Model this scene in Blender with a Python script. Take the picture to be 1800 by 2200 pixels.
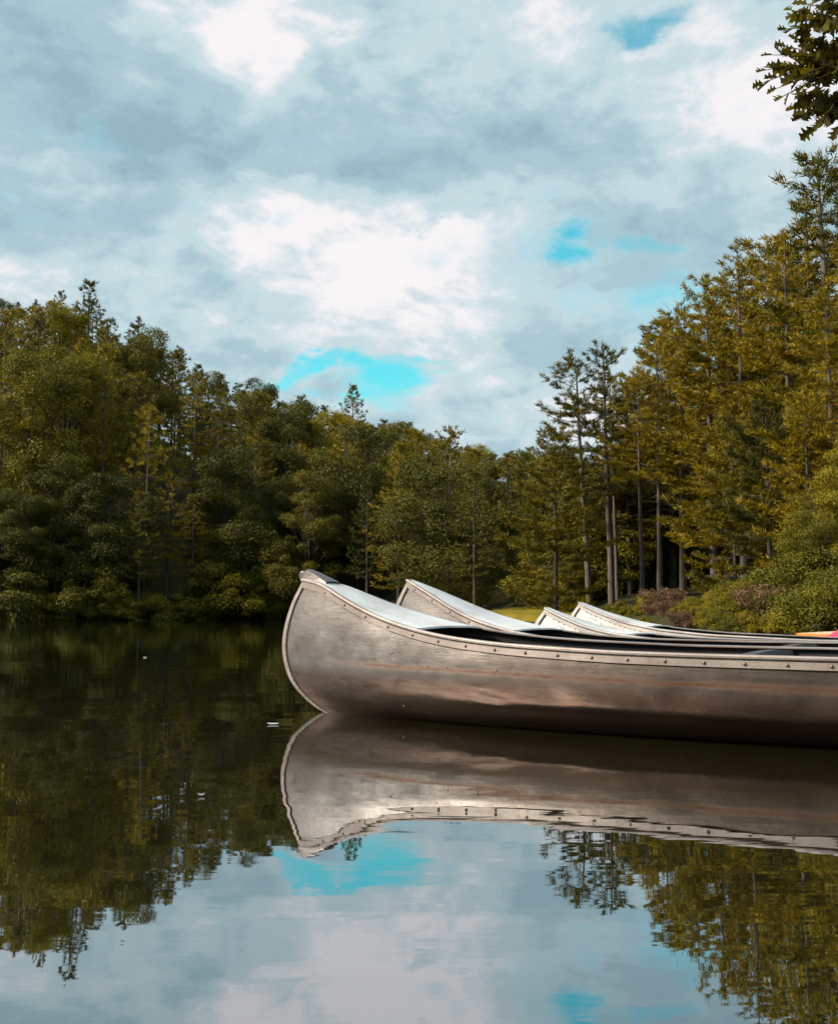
import bpy, bmesh, math, random
import numpy as np
from mathutils import Vector, Matrix

R = math.radians
scene = bpy.context.scene
col = scene.collection
for o in list(bpy.data.objects):
    bpy.data.objects.remove(o)

# ------------------------------------------------------------------ camera
F_PX, HORIZON, CAM_H = 2359.0, 1322.0, 0.376          # in pixels of the 1800 x 2200 photograph / metres
PITCH = math.atan((HORIZON - 1100) / F_PX)
cam_d = bpy.data.cameras.new('camera')
cam = bpy.data.objects.new('camera', cam_d)
col.objects.link(cam)
cam_d.sensor_fit = 'VERTICAL'
cam_d.sensor_height = 24.0
cam_d.lens = 24.0 * F_PX / 2200.0
cam_d.clip_start, cam_d.clip_end = 0.05, 6000
cam.location = (0, 0, CAM_H)
cam.rotation_euler = (R(90) + PITCH, 0, 0)
cam_d.dof.use_dof = False
scene.camera = cam

# ------------------------------------------------------------------ world: daylight sky with a broken cloud layer
SUN_EL, SUN_AZ = R(33), R(-98)          # azimuth from +Y towards +X: off to the left
w = bpy.data.worlds.new('World')
scene.world = w
w.use_nodes = True
wn, wl = w.node_tree.nodes, w.node_tree.links
wn.clear()
w.cycles.sampling_method = 'NONE'          # an even cloudy dome: no need for a light map


def ray(px, py):
    c = ((px - 900) / F_PX, 1.0, (1100 - py) / F_PX)
    return Vector((c[0], c[1] * math.cos(PITCH) - c[2] * math.sin(PITCH), c[1] * math.sin(PITCH) + c[2] * math.cos(PITCH)))


def build_world():
    def N(t, **k):
        n = wn.new(t)
        for a, b in k.items():
            setattr(n, a, b)
        return n

    def V(op, a, b=None):
        n = N('ShaderNodeVectorMath', operation=op)
        for i, s in enumerate((a, b)):
            if s is None:
                continue
            if isinstance(s, (tuple, Vector)):
                n.inputs[i].default_value = tuple(s)
            else:
                wl.new(s, n.inputs[i])
        return n.outputs['Value'] if op in ('LENGTH', 'DOT_PRODUCT') else n.outputs['Vector']

    def M(op, a, b=None, c=None, clamp=False):
        n = N('ShaderNodeMath', operation=op)
        n.use_clamp = clamp
        for i, s in enumerate((a, b, c)):
            if s is None:
                continue
            if isinstance(s, (int, float)):
                n.inputs[i].default_value = s
            else:
                wl.new(s, n.inputs[i])
        return n.outputs[0]

    def SS(x, lo, hi):
        n = N('ShaderNodeMapRange', interpolation_type='SMOOTHSTEP')
        wl.new(x, n.inputs[0])
        n.inputs[1].default_value, n.inputs[2].default_value = lo, hi
        n.inputs[3].default_value, n.inputs[4].default_value = 0, 1
        return n.outputs[0]

    def NZ(vec, scale, detail=6, rough=.55, dist=0.0):
        n = N('ShaderNodeTexNoise')
        wl.new(vec, n.inputs['Vector'])
        n.inputs['Scale'].default_value = scale
        n.inputs['Detail'].default_value = detail
        n.inputs['Roughness'].default_value = rough
        n.inputs['Distortion'].default_value = dist
        return n

    def MIX(f, a, b):
        n = N('ShaderNodeMix', data_type='RGBA')
        for s, i in ((f, 0), (a, 6), (b, 7)):
            if isinstance(s, tuple):
                n.inputs[i].default_value = s + (1,) if len(s) == 3 else s
            elif isinstance(s, (int, float)):
                n.inputs[i].default_value = s
            else:
                wl.new(s, n.inputs[i])
        return n.outputs[2]

    sky = N('ShaderNodeTexSky', sky_type='NISHITA')
    sky.sun_disc = False
    sky.sun_elevation = SUN_EL
    sky.sun_rotation = SUN_AZ
    sky.air_density, sky.dust_density, sky.ozone_density = 1.0, 0.6, 2.5
    tc = N('ShaderNodeTexCoord').outputs['Generated']
    d = V('NORMALIZE', tc)
    sx = N('ShaderNodeSeparateXYZ')
    wl.new(d, sx.inputs[0])
    z = M('MAXIMUM', sx.outputs[2], 0.0)
    den = M('ADD', z, 0.22)
    cx = N('ShaderNodeCombineXYZ')
    wl.new(M('DIVIDE', sx.outputs[0], den), cx.inputs[0])
    wl.new(M('DIVIDE', sx.outputs[1], den), cx.inputs[1])
    P = cx.outputs[0]
    # the direction, warped by noise, so that the cloud edges are ragged
    wa = NZ(P, 2.6, 5, .55)
    wb = V('MULTIPLY', V('SUBTRACT', wa.outputs['Color'], (.5, .5, .5)), (.17, .17, .12))
    wc = NZ(V('MULTIPLY', d, (1.0, 1.0, 2.0)), 14, 6, .62)
    wb2 = V('MULTIPLY', V('SUBTRACT', wc.outputs['Color'], (.5, .5, .5)), (.085, .085, .040))
    dw = V('ADD', V('ADD', d, wb), wb2)

    def blob(px, py, rx, ry, soft=1.0):
        c = ray(px, py).normalized()
        v = V('MULTIPLY', V('SUBTRACT', dw, tuple(c)), (F_PX / rx, F_PX / rx, F_PX / ry))
        return M('SUBTRACT', 1.0, SS(V('LENGTH', v), 1.0 - .75 * soft, 1.0 + .75 * soft))

    def total(bl):
        t = None
        for wgt, b in bl:
            b = M('MULTIPLY', b, wgt)
            t = b if t is None else M('ADD', t, b)
        return t

    dz_ = V('MULTIPLY', d, (1.0, 1.0, 1.75))
    big = NZ(P, 1.1, 5, .52, .25).outputs['Fac']
    med = NZ(dz_, 6.5, 6, .58, .45).outputs['Fac']
    fine = NZ(dz_, 19, 6, .60, .35).outputs['Fac']
    # light and dark cloud bodies that the photograph shows
    lit = total([(1.0, blob(480, 40, 190, 120)), (.55, blob(560, 520, 520, 110)), (.75, blob(330, 205, 90, 26)),
                 (.6, blob(820, 560, 330, 90)), (.7, blob(900, 690, 420, 60)), (.5, blob(1620, 250, 260, 120)),
                 (.55, blob(1000, 880, 200, 50)), (.45, blob(1350, 180, 300, 110)), (.6, blob(60, 600, 200, 40)),
                 (.45, blob(700, 760, 300, 40)), (.5, blob(240, 390, 100, 30)), (.4, blob(1650, 620, 200, 60))])
    dark = total([(1.0, blob(900, 300, 330, 110)), (.8, blob(520, 260, 260, 95)), (.55, blob(400, 350, 140, 45, .6)),
                  (.95, blob(120, 130, 230, 130)), (.55, blob(90, 480, 220, 70)), (.55, blob(440, 640, 330, 60)),
                  (.6, blob(1150, 330, 200, 90)), (.5, blob(1010, 470, 160, 22)), (.4, blob(1500, 440, 240, 40)),
                  (.55, blob(1060, 880, 140, 30, .7)), (.35, blob(1250, 760, 300, 60)), (.4, blob(960, 640, 140, 28))])
    gap = total([(1.15, blob(1355, 88, 75, 24, .9)), (.95, blob(1345, 5, 80, 20, .9)), (.95, blob(1240, 540, 60, 40, .9)),
                 (.9, blob(1400, 522, 75, 24, .9)), (1.3, blob(640, 792, 120, 22, .8)), (1.3, blob(780, 838, 100, 36, .8)), (.85, blob(880, 898, 60, 34, .9)),
                 (.8, blob(890, 795, 80, 12, .8)), (.62, blob(230, 310, 120, 28)), (.6, blob(440, 455, 110, 26)), (.45, blob(120, 420, 160, 40)),
                 (.62, blob(1180, 520, 170, 55)), (.55, blob(1440, 680, 160, 60)), (.5, blob(1330, 620, 230, 45))])
    body = M('ADD', M('MULTIPLY', big, .75), M('ADD', M('MULTIPLY', med, .72), M('MULTIPLY', fine, .50)))
    body = M('SUBTRACT', body, .985)                       # about zero mean
    lum = M('ADD', M('MULTIPLY', body, 2.0), .585)
    lum = M('ADD', lum, M('MULTIPLY', M('SUBTRACT', lit, M('MULTIPLY', dark, 1.0)), .33), clamp=True)
    ramp = N('ShaderNodeValToRGB')
    wl.new(lum, ramp.inputs[0])
    cr = ramp.color_ramp
    cr.interpolation = 'EASE'
    cr.elements[0].position, cr.elements[0].color = 0.0, (.31, .465, .545, 1)
    cr.elements[1].position, cr.elements[1].color = 1.0, (.95, .915, .93, 1)
    e = cr.elements.new(.35); e.color = (.405, .58, .655, 1)
    e = cr.elements.new(.66); e.color = (.58, .72, .77, 1)
    cloud = ramp.outputs[0]
    # Nishita sky, its blue pushed towards the cyan of the photograph
    tint = V('MULTIPLY', sky.outputs[0], (.70, 2.6, 2.0))
    blue = V('MULTIPLY', tint, (.1, .1, .1))
    gapf = M('ADD', gap, M('MULTIPLY', M('SUBTRACT', fine, .5), 2.1))
    gapf = M('ADD', gapf, M('MULTIPLY', M('SUBTRACT', med, .5), 1.3))
    gapf = SS(gapf, .16, 1.65)
    # thin holes elsewhere in the layer, over the whole dome
    hole = SS(M('ADD', big, M('MULTIPLY', med, .35)), .42, .22)
    thin = M('MULTIPLY', SS(big, .52, .34), .0)
    fac = M('MAXIMUM', gapf, M('MAXIMUM', thin, M('MULTIPLY', hole, .5)))
    colr = MIX(fac, cloud, blue)
    bg = N('ShaderNodeBackground')
    wl.new(colr, bg.inputs[0])
    bg.inputs[1].default_value = .80
    out = N('ShaderNodeOutputWorld')
    wl.new(bg.outputs[0], out.inputs[0])


build_world()

# ------------------------------------------------------------------ sun behind thin cloud, exposure
sun_d = bpy.data.lights.new('sun', 'SUN')
sun = bpy.data.objects.new('sun', sun_d)
col.objects.link(sun)
sun_d.energy = 4.9
sun_d.angle = R(12)
sun_d.color = (1.0, .90, .74)
sdir = Vector((math.sin(SUN_AZ) * math.cos(SUN_EL), math.cos(SUN_AZ) * math.cos(SUN_EL), math.sin(SUN_EL)))
sun.rotation_euler = (-sdir).to_track_quat('-Z', 'Y').to_euler()
sun.location = sdir * 50 + Vector((0, 0, 20))
vs = scene.view_settings
vs.view_transform, vs.look, vs.exposure, vs.gamma = 'Standard', 'None', 0.32, 1.0
vs.use_curve_mapping = False
scene.render.engine = 'CYCLES'
cy = scene.cycles
cy.use_denoising = True
cy.max_bounces, cy.diffuse_bounces, cy.glossy_bounces, cy.transmission_bounces = 5, 2, 3, 2
cy.use_adaptive_sampling = True
cy.adaptive_threshold = .03
cy.caustics_reflective = False
cy.caustics_refractive = False

# ------------------------------------------------------------------ helpers


def link(o, parent=None):
    col.objects.link(o)
    if parent is not None:
        o.parent = parent
    return o


def empty(name, loc=(0, 0, 0), rz=0.0, label=None, cat=None, group=None):
    o = bpy.data.objects.new(name, None)
    o.empty_display_size = .2
    o.location = loc
    o.rotation_euler = (0, 0, rz)
    tag(o, label, cat, group)
    return link(o)


def tag(o, label=None, cat=None, group=None, kind=None):
    for k, v in (('label', label), ('category', cat), ('group', group), ('kind', kind)):
        if v:
            o[k] = v
    return o


def np_mesh(name, V, faces, mat=None, smooth=False, tint=None):
    """faces: list of int arrays (n,3) / (n,4)"""
    me = bpy.data.meshes.new(name)
    V = np.asarray(V, dtype=np.float32)
    fs = [np.asarray(f, dtype=np.int32) for f in faces if len(f)]
    me.vertices.add(len(V))
    me.vertices.foreach_set('co', V.ravel())
    loops = np.concatenate([f.ravel() for f in fs])
    tot = np.concatenate([np.full(len(f), f.shape[1], dtype=np.int32) for f in fs])
    st = np.concatenate([[0], np.cumsum(tot)[:-1]]).astype(np.int32)
    me.loops.add(len(loops))
    me.loops.foreach_set('vertex_index', loops)
    me.polygons.add(len(tot))
    me.polygons.foreach_set('loop_start', st)
    me.polygons.foreach_set('loop_total', tot)
    me.polygons.foreach_set('use_smooth', np.full(len(tot), smooth))
    if tint is not None:
        a = me.attributes.new('tint', 'FLOAT', 'FACE')
        a.data.foreach_set('value', np.asarray(tint, dtype=np.float32))
    me.update(calc_edges=True)
    me.validate()
    if mat:
        me.materials.append(mat)
    return me


def obj(name, me, parent=None):
    return link(bpy.data.objects.new(name, me), parent)


def copy_tree(root, name=None):
    c = root.copy()
    col.objects.link(c)
    for ch in root.children:
        k = ch.copy()
        col.objects.link(k)
        k.parent = c
    return c


def interp(x, pts):
    return np.interp(x, [p[0] for p in pts], [p[1] for p in pts])


def sstep(x, a, b):
    t = np.clip((np.asarray(x, dtype=float) - a) / (b - a), 0, 1)
    return t * t * (3 - 2 * t)


def wnoise(x, y, seed=0):
    r = np.random.RandomState(seed)
    s = 0
    for i in range(7):
        a, p, f = r.uniform(0, 2 * np.pi), r.uniform(0, 2 * np.pi), 1.6 ** i
        s = s + np.sin((x * np.cos(a) + y * np.sin(a)) * f + p + 1.3 * np.sin((x * np.sin(a) - y * np.cos(a)) * f * .7 + p * 2)) / 1.45 ** i
    return s / 3.0

# ------------------------------------------------------------------ materials


class NT:
    def __init__(self, name):
        self.m = bpy.data.materials.new(name)
        self.m.use_nodes = True
        self.n, self.l = self.m.node_tree.nodes, self.m.node_tree.links
        self.p = self.n['Principled BSDF']
        self.out = self.n['Material Output']

    def new(self, t, ins=None, **k):
        n = self.n.new(t)
        for a, b in k.items():
            setattr(n, a, b)
        for a, b in (ins or {}).items():
            if hasattr(b, 'node'):
                self.l.new(b, n.inputs[a])
            else:
                n.inputs[a].default_value = b
        return n

    def set(self, **k):
        for a, b in k.items():
            a = a.replace('_', ' ')
            if hasattr(b, 'node'):
                self.l.new(b, self.p.inputs[a])
            else:
                self.p.inputs[a].default_value = b

    def noise(self, vec, scale, detail=5, rough=.55, dist=0.):
        return self.new('ShaderNodeTexNoise', {'Vector': vec, 'Scale': scale, 'Detail': detail, 'Roughness': rough, 'Distortion': dist}).outputs['Fac']

    def ramp(self, fac, stops):
        n = self.new('ShaderNodeValToRGB', {'Fac': fac})
        cr = n.color_ramp
        cr.elements[0].position, cr.elements[0].color = stops[0][0], tuple(stops[0][1]) + (1,)
        cr.elements[1].position, cr.elements[1].color = stops[-1][0], tuple(stops[-1][1]) + (1,)
        for s in stops[1:-1]:
            e = cr.elements.new(s[0])
            e.color = tuple(s[1]) + (1,)
        return n.outputs[0]

    def math(self, op, a, b=0.0, c=0.0, clamp=False):
        n = self.new('ShaderNodeMath', {0: a, 1: b, 2: c}, operation=op)
        n.use_clamp = clamp
        return n.outputs[0]

    def mix(self, f, a, b, blend='MIX'):
        n = self.new('ShaderNodeMix', data_type='RGBA', blend_type=blend)
        for i, s in ((0, f), (6, a), (7, b)):
            if hasattr(s, 'node'):
                self.l.new(s, n.inputs[i])
            else:
                n.inputs[i].default_value = tuple(s) + (1,) if isinstance(s, tuple) else s
        return n.outputs[2]

    def obj(self):
        return self.new('ShaderNodeTexCoord').outputs['Object']

    def pos(self):
        return self.new('ShaderNodeNewGeometry').outputs['Position']

    def bump(self, h, strength, dist=.01):
        n = self.new('ShaderNodeBump', {'Height': h, 'Strength': strength, 'Distance': dist})
        self.l.new(n.outputs[0], self.p.inputs['Normal'])


def leaf_mat(name, dark, mid, light, transl=.3, rough=.55, spec=.25):
    t = NT(name)
    at = t.new('ShaderNodeAttribute', attribute_name='tint').outputs['Fac']
    rnd = t.new('ShaderNodeObjectInfo').outputs['Random']
    nz = t.noise(t.pos(), .35, 3)
    f = t.math('ADD', t.math('MULTIPLY', at, .55), t.math('ADD', t.math('MULTIPLY', rnd, .40), t.math('MULTIPLY', nz, .5)))
    c = t.ramp(t.math('SUBTRACT', f, .22), [(0, dark), (.5, mid), (1, light)])
    t.set(Base_Color=c, Roughness=rough, Specular_IOR_Level=spec)
    tr = t.new('ShaderNodeBsdfTranslucent', {'Color': t.mix(1.0, c, (1.0, .95, .45), 'MULTIPLY')})
    mx = t.new('ShaderNodeMixShader', {0: transl, 1: t.p.outputs[0], 2: tr.outputs[0]})
    t.l.new(mx.outputs[0], t.out.inputs[0])
    return t.m


def bark_mat(name, a, b, scale=6):
    t = NT(name)
    v = t.new('ShaderNodeMapping', {'Vector': t.obj(), 'Scale': (1, 1, .22)}).outputs[0]
    n = t.noise(v, scale, 8, .65, .4)
    n2 = t.noise(t.obj(), 1.1, 3)
    c = t.mix(t.math('MULTIPLY', n2, .5), t.ramp(n, [(.3, a), (.7, b)]), (.16, .145, .12))
    t.set(Base_Color=c, Roughness=.9, Specular_IOR_Level=.1)
    t.bump(n, .9, .05)
    return t.m


M = {}
M['pine_far'] = leaf_mat('pine_needles_far', (.056, .050, .004), (.190, .148, .006), (.43, .290, .011), .16)
M['pine_near'] = leaf_mat('pine_needles', (.066, .055, .003), (.225, .168, .006), (.47, .315, .010), .20)
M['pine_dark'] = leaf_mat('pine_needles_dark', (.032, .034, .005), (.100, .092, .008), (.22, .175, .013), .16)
M['leaf_far'] = leaf_mat('broad_leaves_far', (.052, .056, .004), (.190, .165, .007), (.45, .33, .013), .20)
M['leaf_deep'] = leaf_mat('broad_leaves_deep_green', (.030, .034, .005), (.095, .093, .009), (.225, .185, .015), .18)
M['leaf_near'] = leaf_mat('broad_leaves_near', (.058, .060, .005), (.175, .152, .008), (.38, .295, .015), .22)
M['leaf_yellow'] = leaf_mat('broad_leaves_yellowish', (.11, .096, .007), (.26, .205, .011), (.46, .33, .020), .28)
M['leaf_rust'] = leaf_mat('rusty_leaves', (.085, .045, .022), (.18, .098, .055), (.29, .17, .105), .15)
M['oak_leaf'] = leaf_mat('oak_leaves', (.050, .046, .007), (.105, .088, .010), (.18, .140, .016), .40, .5, .2)
M['bark'] = bark_mat('pine_bark', (.055, .042, .034), (.19, .15, .125))
M['bark_dark'] = bark_mat('dark_bark', (.030, .024, .019), (.095, .075, .060))
M['bark_pale'] = bark_mat('weathered_bare_wood', (.16, .13, .115), (.34, .29, .26))


def metal_mat(name, base=(.60, .545, .505), stain=True, rough=.40, metallic=.88):
    t = NT(name)
    o = t.obj()
    s = t.new('ShaderNodeSeparateXYZ', {0: o})
    n1 = t.noise(o, 3.2, 7, .6, .3)
    n2 = t.noise(o, 22, 6, .65)
    n3 = t.noise(t.new('ShaderNodeMapping', {'Vector': o, 'Scale': (1.2, 6, 16)}).outputs[0], 5, 7, .65, .2)
    n4 = t.noise(o, 130, 3, .6)
    br = tuple(c * .66 * k for c, k in zip(base, (1.03, .96, .93)))
    hi = tuple(min(c * 1.38, .92) for c in base)
    c = t.ramp(n1, [(.30, br), (.5, base), (.72, hi)])
    c = t.mix(t.math('MULTIPLY', t.math('SUBTRACT', n3, .45, clamp=True), 1.6), c, tuple(q * k for q, k in zip(base, (.80, .86, .94))))
    spot = t.math('MULTIPLY', t.math('SUBTRACT', n2, .60, clamp=True), 3.0, clamp=True)
    c = t.mix(spot, c, tuple(q * .50 for q in base))
    n5 = t.noise(o, 62, 5, .7)
    c = t.mix(t.math('MULTIPLY', t.math('SUBTRACT', n5, .52, clamp=True), 2.2, clamp=True), c, tuple(q * .62 for q in base))
    rg = t.math('ADD', t.math('MULTIPLY', n2, .20), t.math('ADD', rough - .16, t.math('MULTIPLY', n3, .14)))
    sc = t.noise(t.new('ShaderNodeMapping', {'Vector': o, 'Scale': (1.6, 20, 60), 'Rotation': (0, .06, 0)}).outputs[0], 6, 4, .7, .6)
    scr = t.math('MULTIPLY', t.math('SUBTRACT', sc, .62, clamp=True), 5.0, clamp=True)
    c = t.mix(t.math('MULTIPLY', scr, .45), c, tuple(min(1., q * 1.45) for q in base))
    rg = t.math('SUBTRACT', rg, t.math('MULTIPLY', scr, .08))
    met = metallic
    if stain:
        # a rust-brown rubbing line that follows the sheer, water-line grime with ragged edges, and a painted-in water reflection
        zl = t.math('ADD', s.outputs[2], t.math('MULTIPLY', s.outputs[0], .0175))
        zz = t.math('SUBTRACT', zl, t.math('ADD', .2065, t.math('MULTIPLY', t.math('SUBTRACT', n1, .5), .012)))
        wid = t.math('ADD', .004, t.math('MULTIPLY', t.math('MULTIPLY', n3, n3), .045))
        line = t.math('SUBTRACT', 1.0, t.math('DIVIDE', t.math('ABSOLUTE', zz), wid), clamp=True)
        grow = t.new('ShaderNodeMapRange', {0: s.outputs[0], 1: .22, 2: .55}).outputs[0]
        line = t.math('MULTIPLY', t.math('MULTIPLY', line, grow), t.math('ADD', .35, n2), clamp=True)
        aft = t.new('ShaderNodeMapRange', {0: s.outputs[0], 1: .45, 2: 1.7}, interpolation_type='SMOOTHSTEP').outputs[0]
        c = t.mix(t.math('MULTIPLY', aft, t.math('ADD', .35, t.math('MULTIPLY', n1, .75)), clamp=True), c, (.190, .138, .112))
        c = t.mix(line, c, (.135, .055, .026))
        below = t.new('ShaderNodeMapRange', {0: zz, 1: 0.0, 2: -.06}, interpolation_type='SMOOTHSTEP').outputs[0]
        painted_refl = t.math('MULTIPLY', below, t.math('ADD', .30, t.math('MULTIPLY', n3, 1.0)), clamp=True)  # brown of the mirrored dark water painted into the lower side
        c = t.mix(painted_refl, c, (.150, .088, .062))
        tide = t.new('ShaderNodeMapRange', {0: t.math('ADD', s.outputs[2], t.math('MULTIPLY', n2, .04)), 1: .075, 2: .03}, interpolation_type='SMOOTHSTEP').outputs[0]
        c = t.mix(t.math('MULTIPLY', tide, .75), c, (.10, .064, .050))
        met = t.math('SUBTRACT', metallic, t.math('MULTIPLY', t.math('MAXIMUM', line, t.math('MULTIPLY', tide, .6)), .6))
        rg = t.math('ADD', rg, t.math('MULTIPLY', line, .2))
    t.set(Base_Color=c, Metallic=met, Roughness=rg)
    h = t.math('ADD', t.math('MULTIPLY', n2, .6), t.math('ADD', t.math('MULTIPLY', n4, .18), t.math('MULTIPLY', n3, .5)))
    t.bump(h, .38, .004)
    return t.m


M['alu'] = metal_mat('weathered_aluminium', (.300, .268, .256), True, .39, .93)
M['alu_trim'] = metal_mat('aluminium_trim', (.44, .365, .335), False, .42, .5)
M['alu_deck'] = metal_mat('aluminium_deck', (.76, .755, .765), False, .55, .0)  # the sky's white reflection is put into this base colour
M['alu_pale'] = metal_mat('pale_aluminium', (.42, .38, .365), False, .50, .55)
M['alu_dark'] = metal_mat('dark_shaded_aluminium', (.11, .10, .105), False, .60, .5)  # shade inside the hull put into the floor's colour; thwarts share it
M['inner'] = metal_mat('shaded_inner_skin', (.085, .075, .080), False, .65, .35)  # skin metal darkened so its colour carries the shade inside the hull
M['grime'] = metal_mat('black_grime', (.030, .022, .018), False, .8, .0)
M['cap'] = metal_mat('cast_alloy_cap', (.19, .165, .162), False, .48, .7)
M['rivet'] = metal_mat('rivet_metal', (.24, .19, .17), False, .45, .8)


def plastic_mat(name, c, rough=.35):
    t = NT(name)
    n = t.noise(t.obj(), 14, 5)
    t.set(Base_Color=t.mix(t.math('MULTIPLY', n, .35), c, tuple(x * .7 for x in c)), Roughness=t.math('ADD', rough - .1, t.math('MULTIPLY', n, .25)))
    return t.m


M['orange'] = plastic_mat('orange_plastic', (.85, .25, .015))
M['pink'] = plastic_mat('pink_red_plastic', (.80, .035, .10))
M['cream'] = plastic_mat('cream_plastic', (.85, .58, .34))
M['black'] = plastic_mat('black_rubber', (.012, .012, .013), .6)
M['feather'] = plastic_mat('white_feather', (.8, .8, .78), .8)

# ------------------------------------------------------------------ terrain
SHORE = [(-180, 1.2), (-150, 1.6), (-120, 4.5), (-95, 40), (-60, 78), (-25, 92), (-21, 88), (-15, 85), (-8, 88), (-4, 84), (0, 74),
         (3, 60), (5, 52), (7, 44), (9, 37), (13, 30), (17, 25.4), (21, 22.8), (27, 19), (36, 12), (48, 8.4), (60, 6.2), (75, 4.6), (100, 2.6), (140, 1.3), (180, 1.2)]
HILL_H = [(-180, 30), (-120, 36), (-70, 38), (-30, 34), (-21, 31.5), (-17, 29.5), (-13.7, 26), (-11, 21.5), (-8, 18.5), (-5, 16), (-2, 14.5), (2.4, 10.5), (5, 9), (9, 6), (14, 4.5), (21, 4), (60, 6), (120, 12), (180, 30)]
HILL_D0 = [(-180, 26), (-120, 8), (-90, 3), (-25, 1.5), (-4, 1.5), (0, 6), (3, 17), (7, 26), (10, 16), (14, 12), (21, 12), (60, 20), (180, 26)]


def shore_r(th):
    th = np.degrees(th)
    return interp(th, SHORE) * (1 + .012 * np.sin(th * 2.3) + .008 * np.sin(th * 5.9 + 1))


def ground_z(x, y):
    th, r = np.arctan2(x, y), np.hypot(x, y)
    d = r - shore_r(th)
    td = np.degrees(th)
    bank = .34 * sstep(d, -.15, 1.6) - .02 + interp(td, [(-2, .012), (2, .021), (8, .021), (12, .012)]) * np.clip(d, 0, 60)
    d0 = interp(td, HILL_D0)
    H = interp(td, HILL_H)
    u = np.clip((d - d0) / 80.0, 0, None)
    hill = H * (1 - np.exp(-1.15 * u ** 1.15)) / (1 - math.exp(-1.15)) * np.clip(1.25 - .25 * u, .35, 1.0)
    rough = (.25 * wnoise(x * .11, y * .11, 3) + .06 * wnoise(x * .7, y * .7, 5)) * np.clip(d / 8, 0, 1)
    bed = np.maximum(-1.6, d * .28)
    return np.where(d > -.15, bank + hill + rough, np.minimum(bed, -.04))


def build_ground():
    na = 540
    fr = np.concatenate([np.linspace(0.0, .92, 14), [.96, .985, 1.0]])
    off = np.array([.12, .3, .5, .8, 1.2, 1.7, 2.4, 3.2, 4.2, 5.5, 7, 9, 11, 14, 17, 20, 24, 28, 33, 38, 44, 50, 57, 65, 74, 84, 95, 108, 125, 150, 190, 250, 350, 520, 800, 1300, 2200, 3600.])
    # finer angular steps where the camera looks
    ths = np.radians(np.concatenate([np.linspace(-180, -32, 130, endpoint=False), np.linspace(-32, 32, 300, endpoint=False), np.linspace(32, 180, 130, endpoint=False)]))
    na = len(ths)
    rs = shore_r(ths)
    rr = np.concatenate([fr[1:, None] * rs[None], off[:, None] + rs[None]])
    X, Y = rr * np.sin(ths)[None], rr * np.cos(ths)[None]
    Z = ground_z(X, Y)
    V = np.concatenate([[[0, 0, -.3]], np.stack([X, Y, Z], -1).reshape(-1, 3)])
    nr = len(rr)
    i = np.arange(nr - 1)[:, None] * na
    j = np.arange(na)[None]
    j2 = (j + 1) % na
    Q = np.stack([i + j, i + na + j, i + na + j2, i + j2], -1).reshape(-1, 4) + 1
    T = np.stack([np.zeros(na, int), 1 + np.arange(na), 1 + (np.arange(na) + 1) % na], -1)
    t = NT('forest_floor')
    p = t.pos()
    n1, n2, n3 = t.noise(p, .35, 6), t.noise(p, 3, 6, .65), t.noise(p, 25, 4, .7)
    c = t.ramp(n2, [(.3, (.016, .013, .007)), (.5, (.036, .029, .013)), (.72, (.066, .050, .022))])
    c = t.mix(t.math('MULTIPLY', t.math('SUBTRACT', n1, .42, clamp=True), 4, clamp=True), c, (.048, .050, .012))
    t.set(Base_Color=c, Roughness=.95, Specular_IOR_Level=.1)
    t.bump(t.math('ADD', n2, t.math('MULTIPLY', n3, .3)), .8, .12)
    g = obj('ground', np_mesh('ground', V, [T, Q], t.m, True))
    tag(g, 'leaf-littered forest floor rising from the lake shore', 'ground', kind='structure')


build_ground()


def build_water():
    t = NT('lake_water')
    p = t.pos()
    a = t.new('ShaderNodeMapping', {'Vector': p, 'Scale': (.35, 1.0, 1.0)}).outputs[0]
    n1 = t.noise(a, 1.7, 3, .5, .2)
    n2 = t.noise(a, 9.0, 3, .5, .2)
    n3 = t.noise(p, .12, 2)
    h = t.math('ADD', t.math('MULTIPLY', n1, .0085), t.math('MULTIPLY', t.math('MULTIPLY', n2, .0011), t.math('ADD', n3, .3)))
    bm = t.new('ShaderNodeBump', {'Height': h, 'Strength': .30, 'Distance': 1.0}).outputs[0]
    gl = t.new('ShaderNodeBsdfGlossy', {'Color': (.92, .97, 1.0, 1), 'Roughness': .012, 'Normal': bm}).outputs[0]
    df = t.new('ShaderNodeBsdfDiffuse', {'Color': (.012, .010, .004, 1), 'Normal': bm}).outputs[0]
    fc = t.new('ShaderNodeLayerWeight', {'Blend': .5, 'Normal': bm}).outputs['Facing']
    fr = t.ramp(fc, [(0, (.03,) * 3), (.50, (.09,) * 3), (.62, (.45,) * 3), (.74, (.57,) * 3), (.89, (.56,) * 3), (1, (.94,) * 3)])
    mx = t.new('ShaderNodeMixShader', {0: fr, 1: df, 2: gl}).outputs[0]
    t.l.new(mx, t.out.inputs[0])
    ths = np.radians(np.arange(-180, 180, 1.0))
    rs = shore_r(ths) + .9
    V = np.concatenate([[[0, 0, 0]], np.stack([rs * np.sin(ths), rs * np.cos(ths), np.zeros_like(rs)], -1)])
    n = len(ths)
    T = np.stack([np.zeros(n, int), 1 + (np.arange(n) + 1) % n, 1 + np.arange(n)], -1)
    o = obj('water', np_mesh('water', V, [T], t.m))
    tag(o, 'calm dark lake mirroring clouds, trees and canoes', 'water', kind='structure')


build_water()


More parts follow.
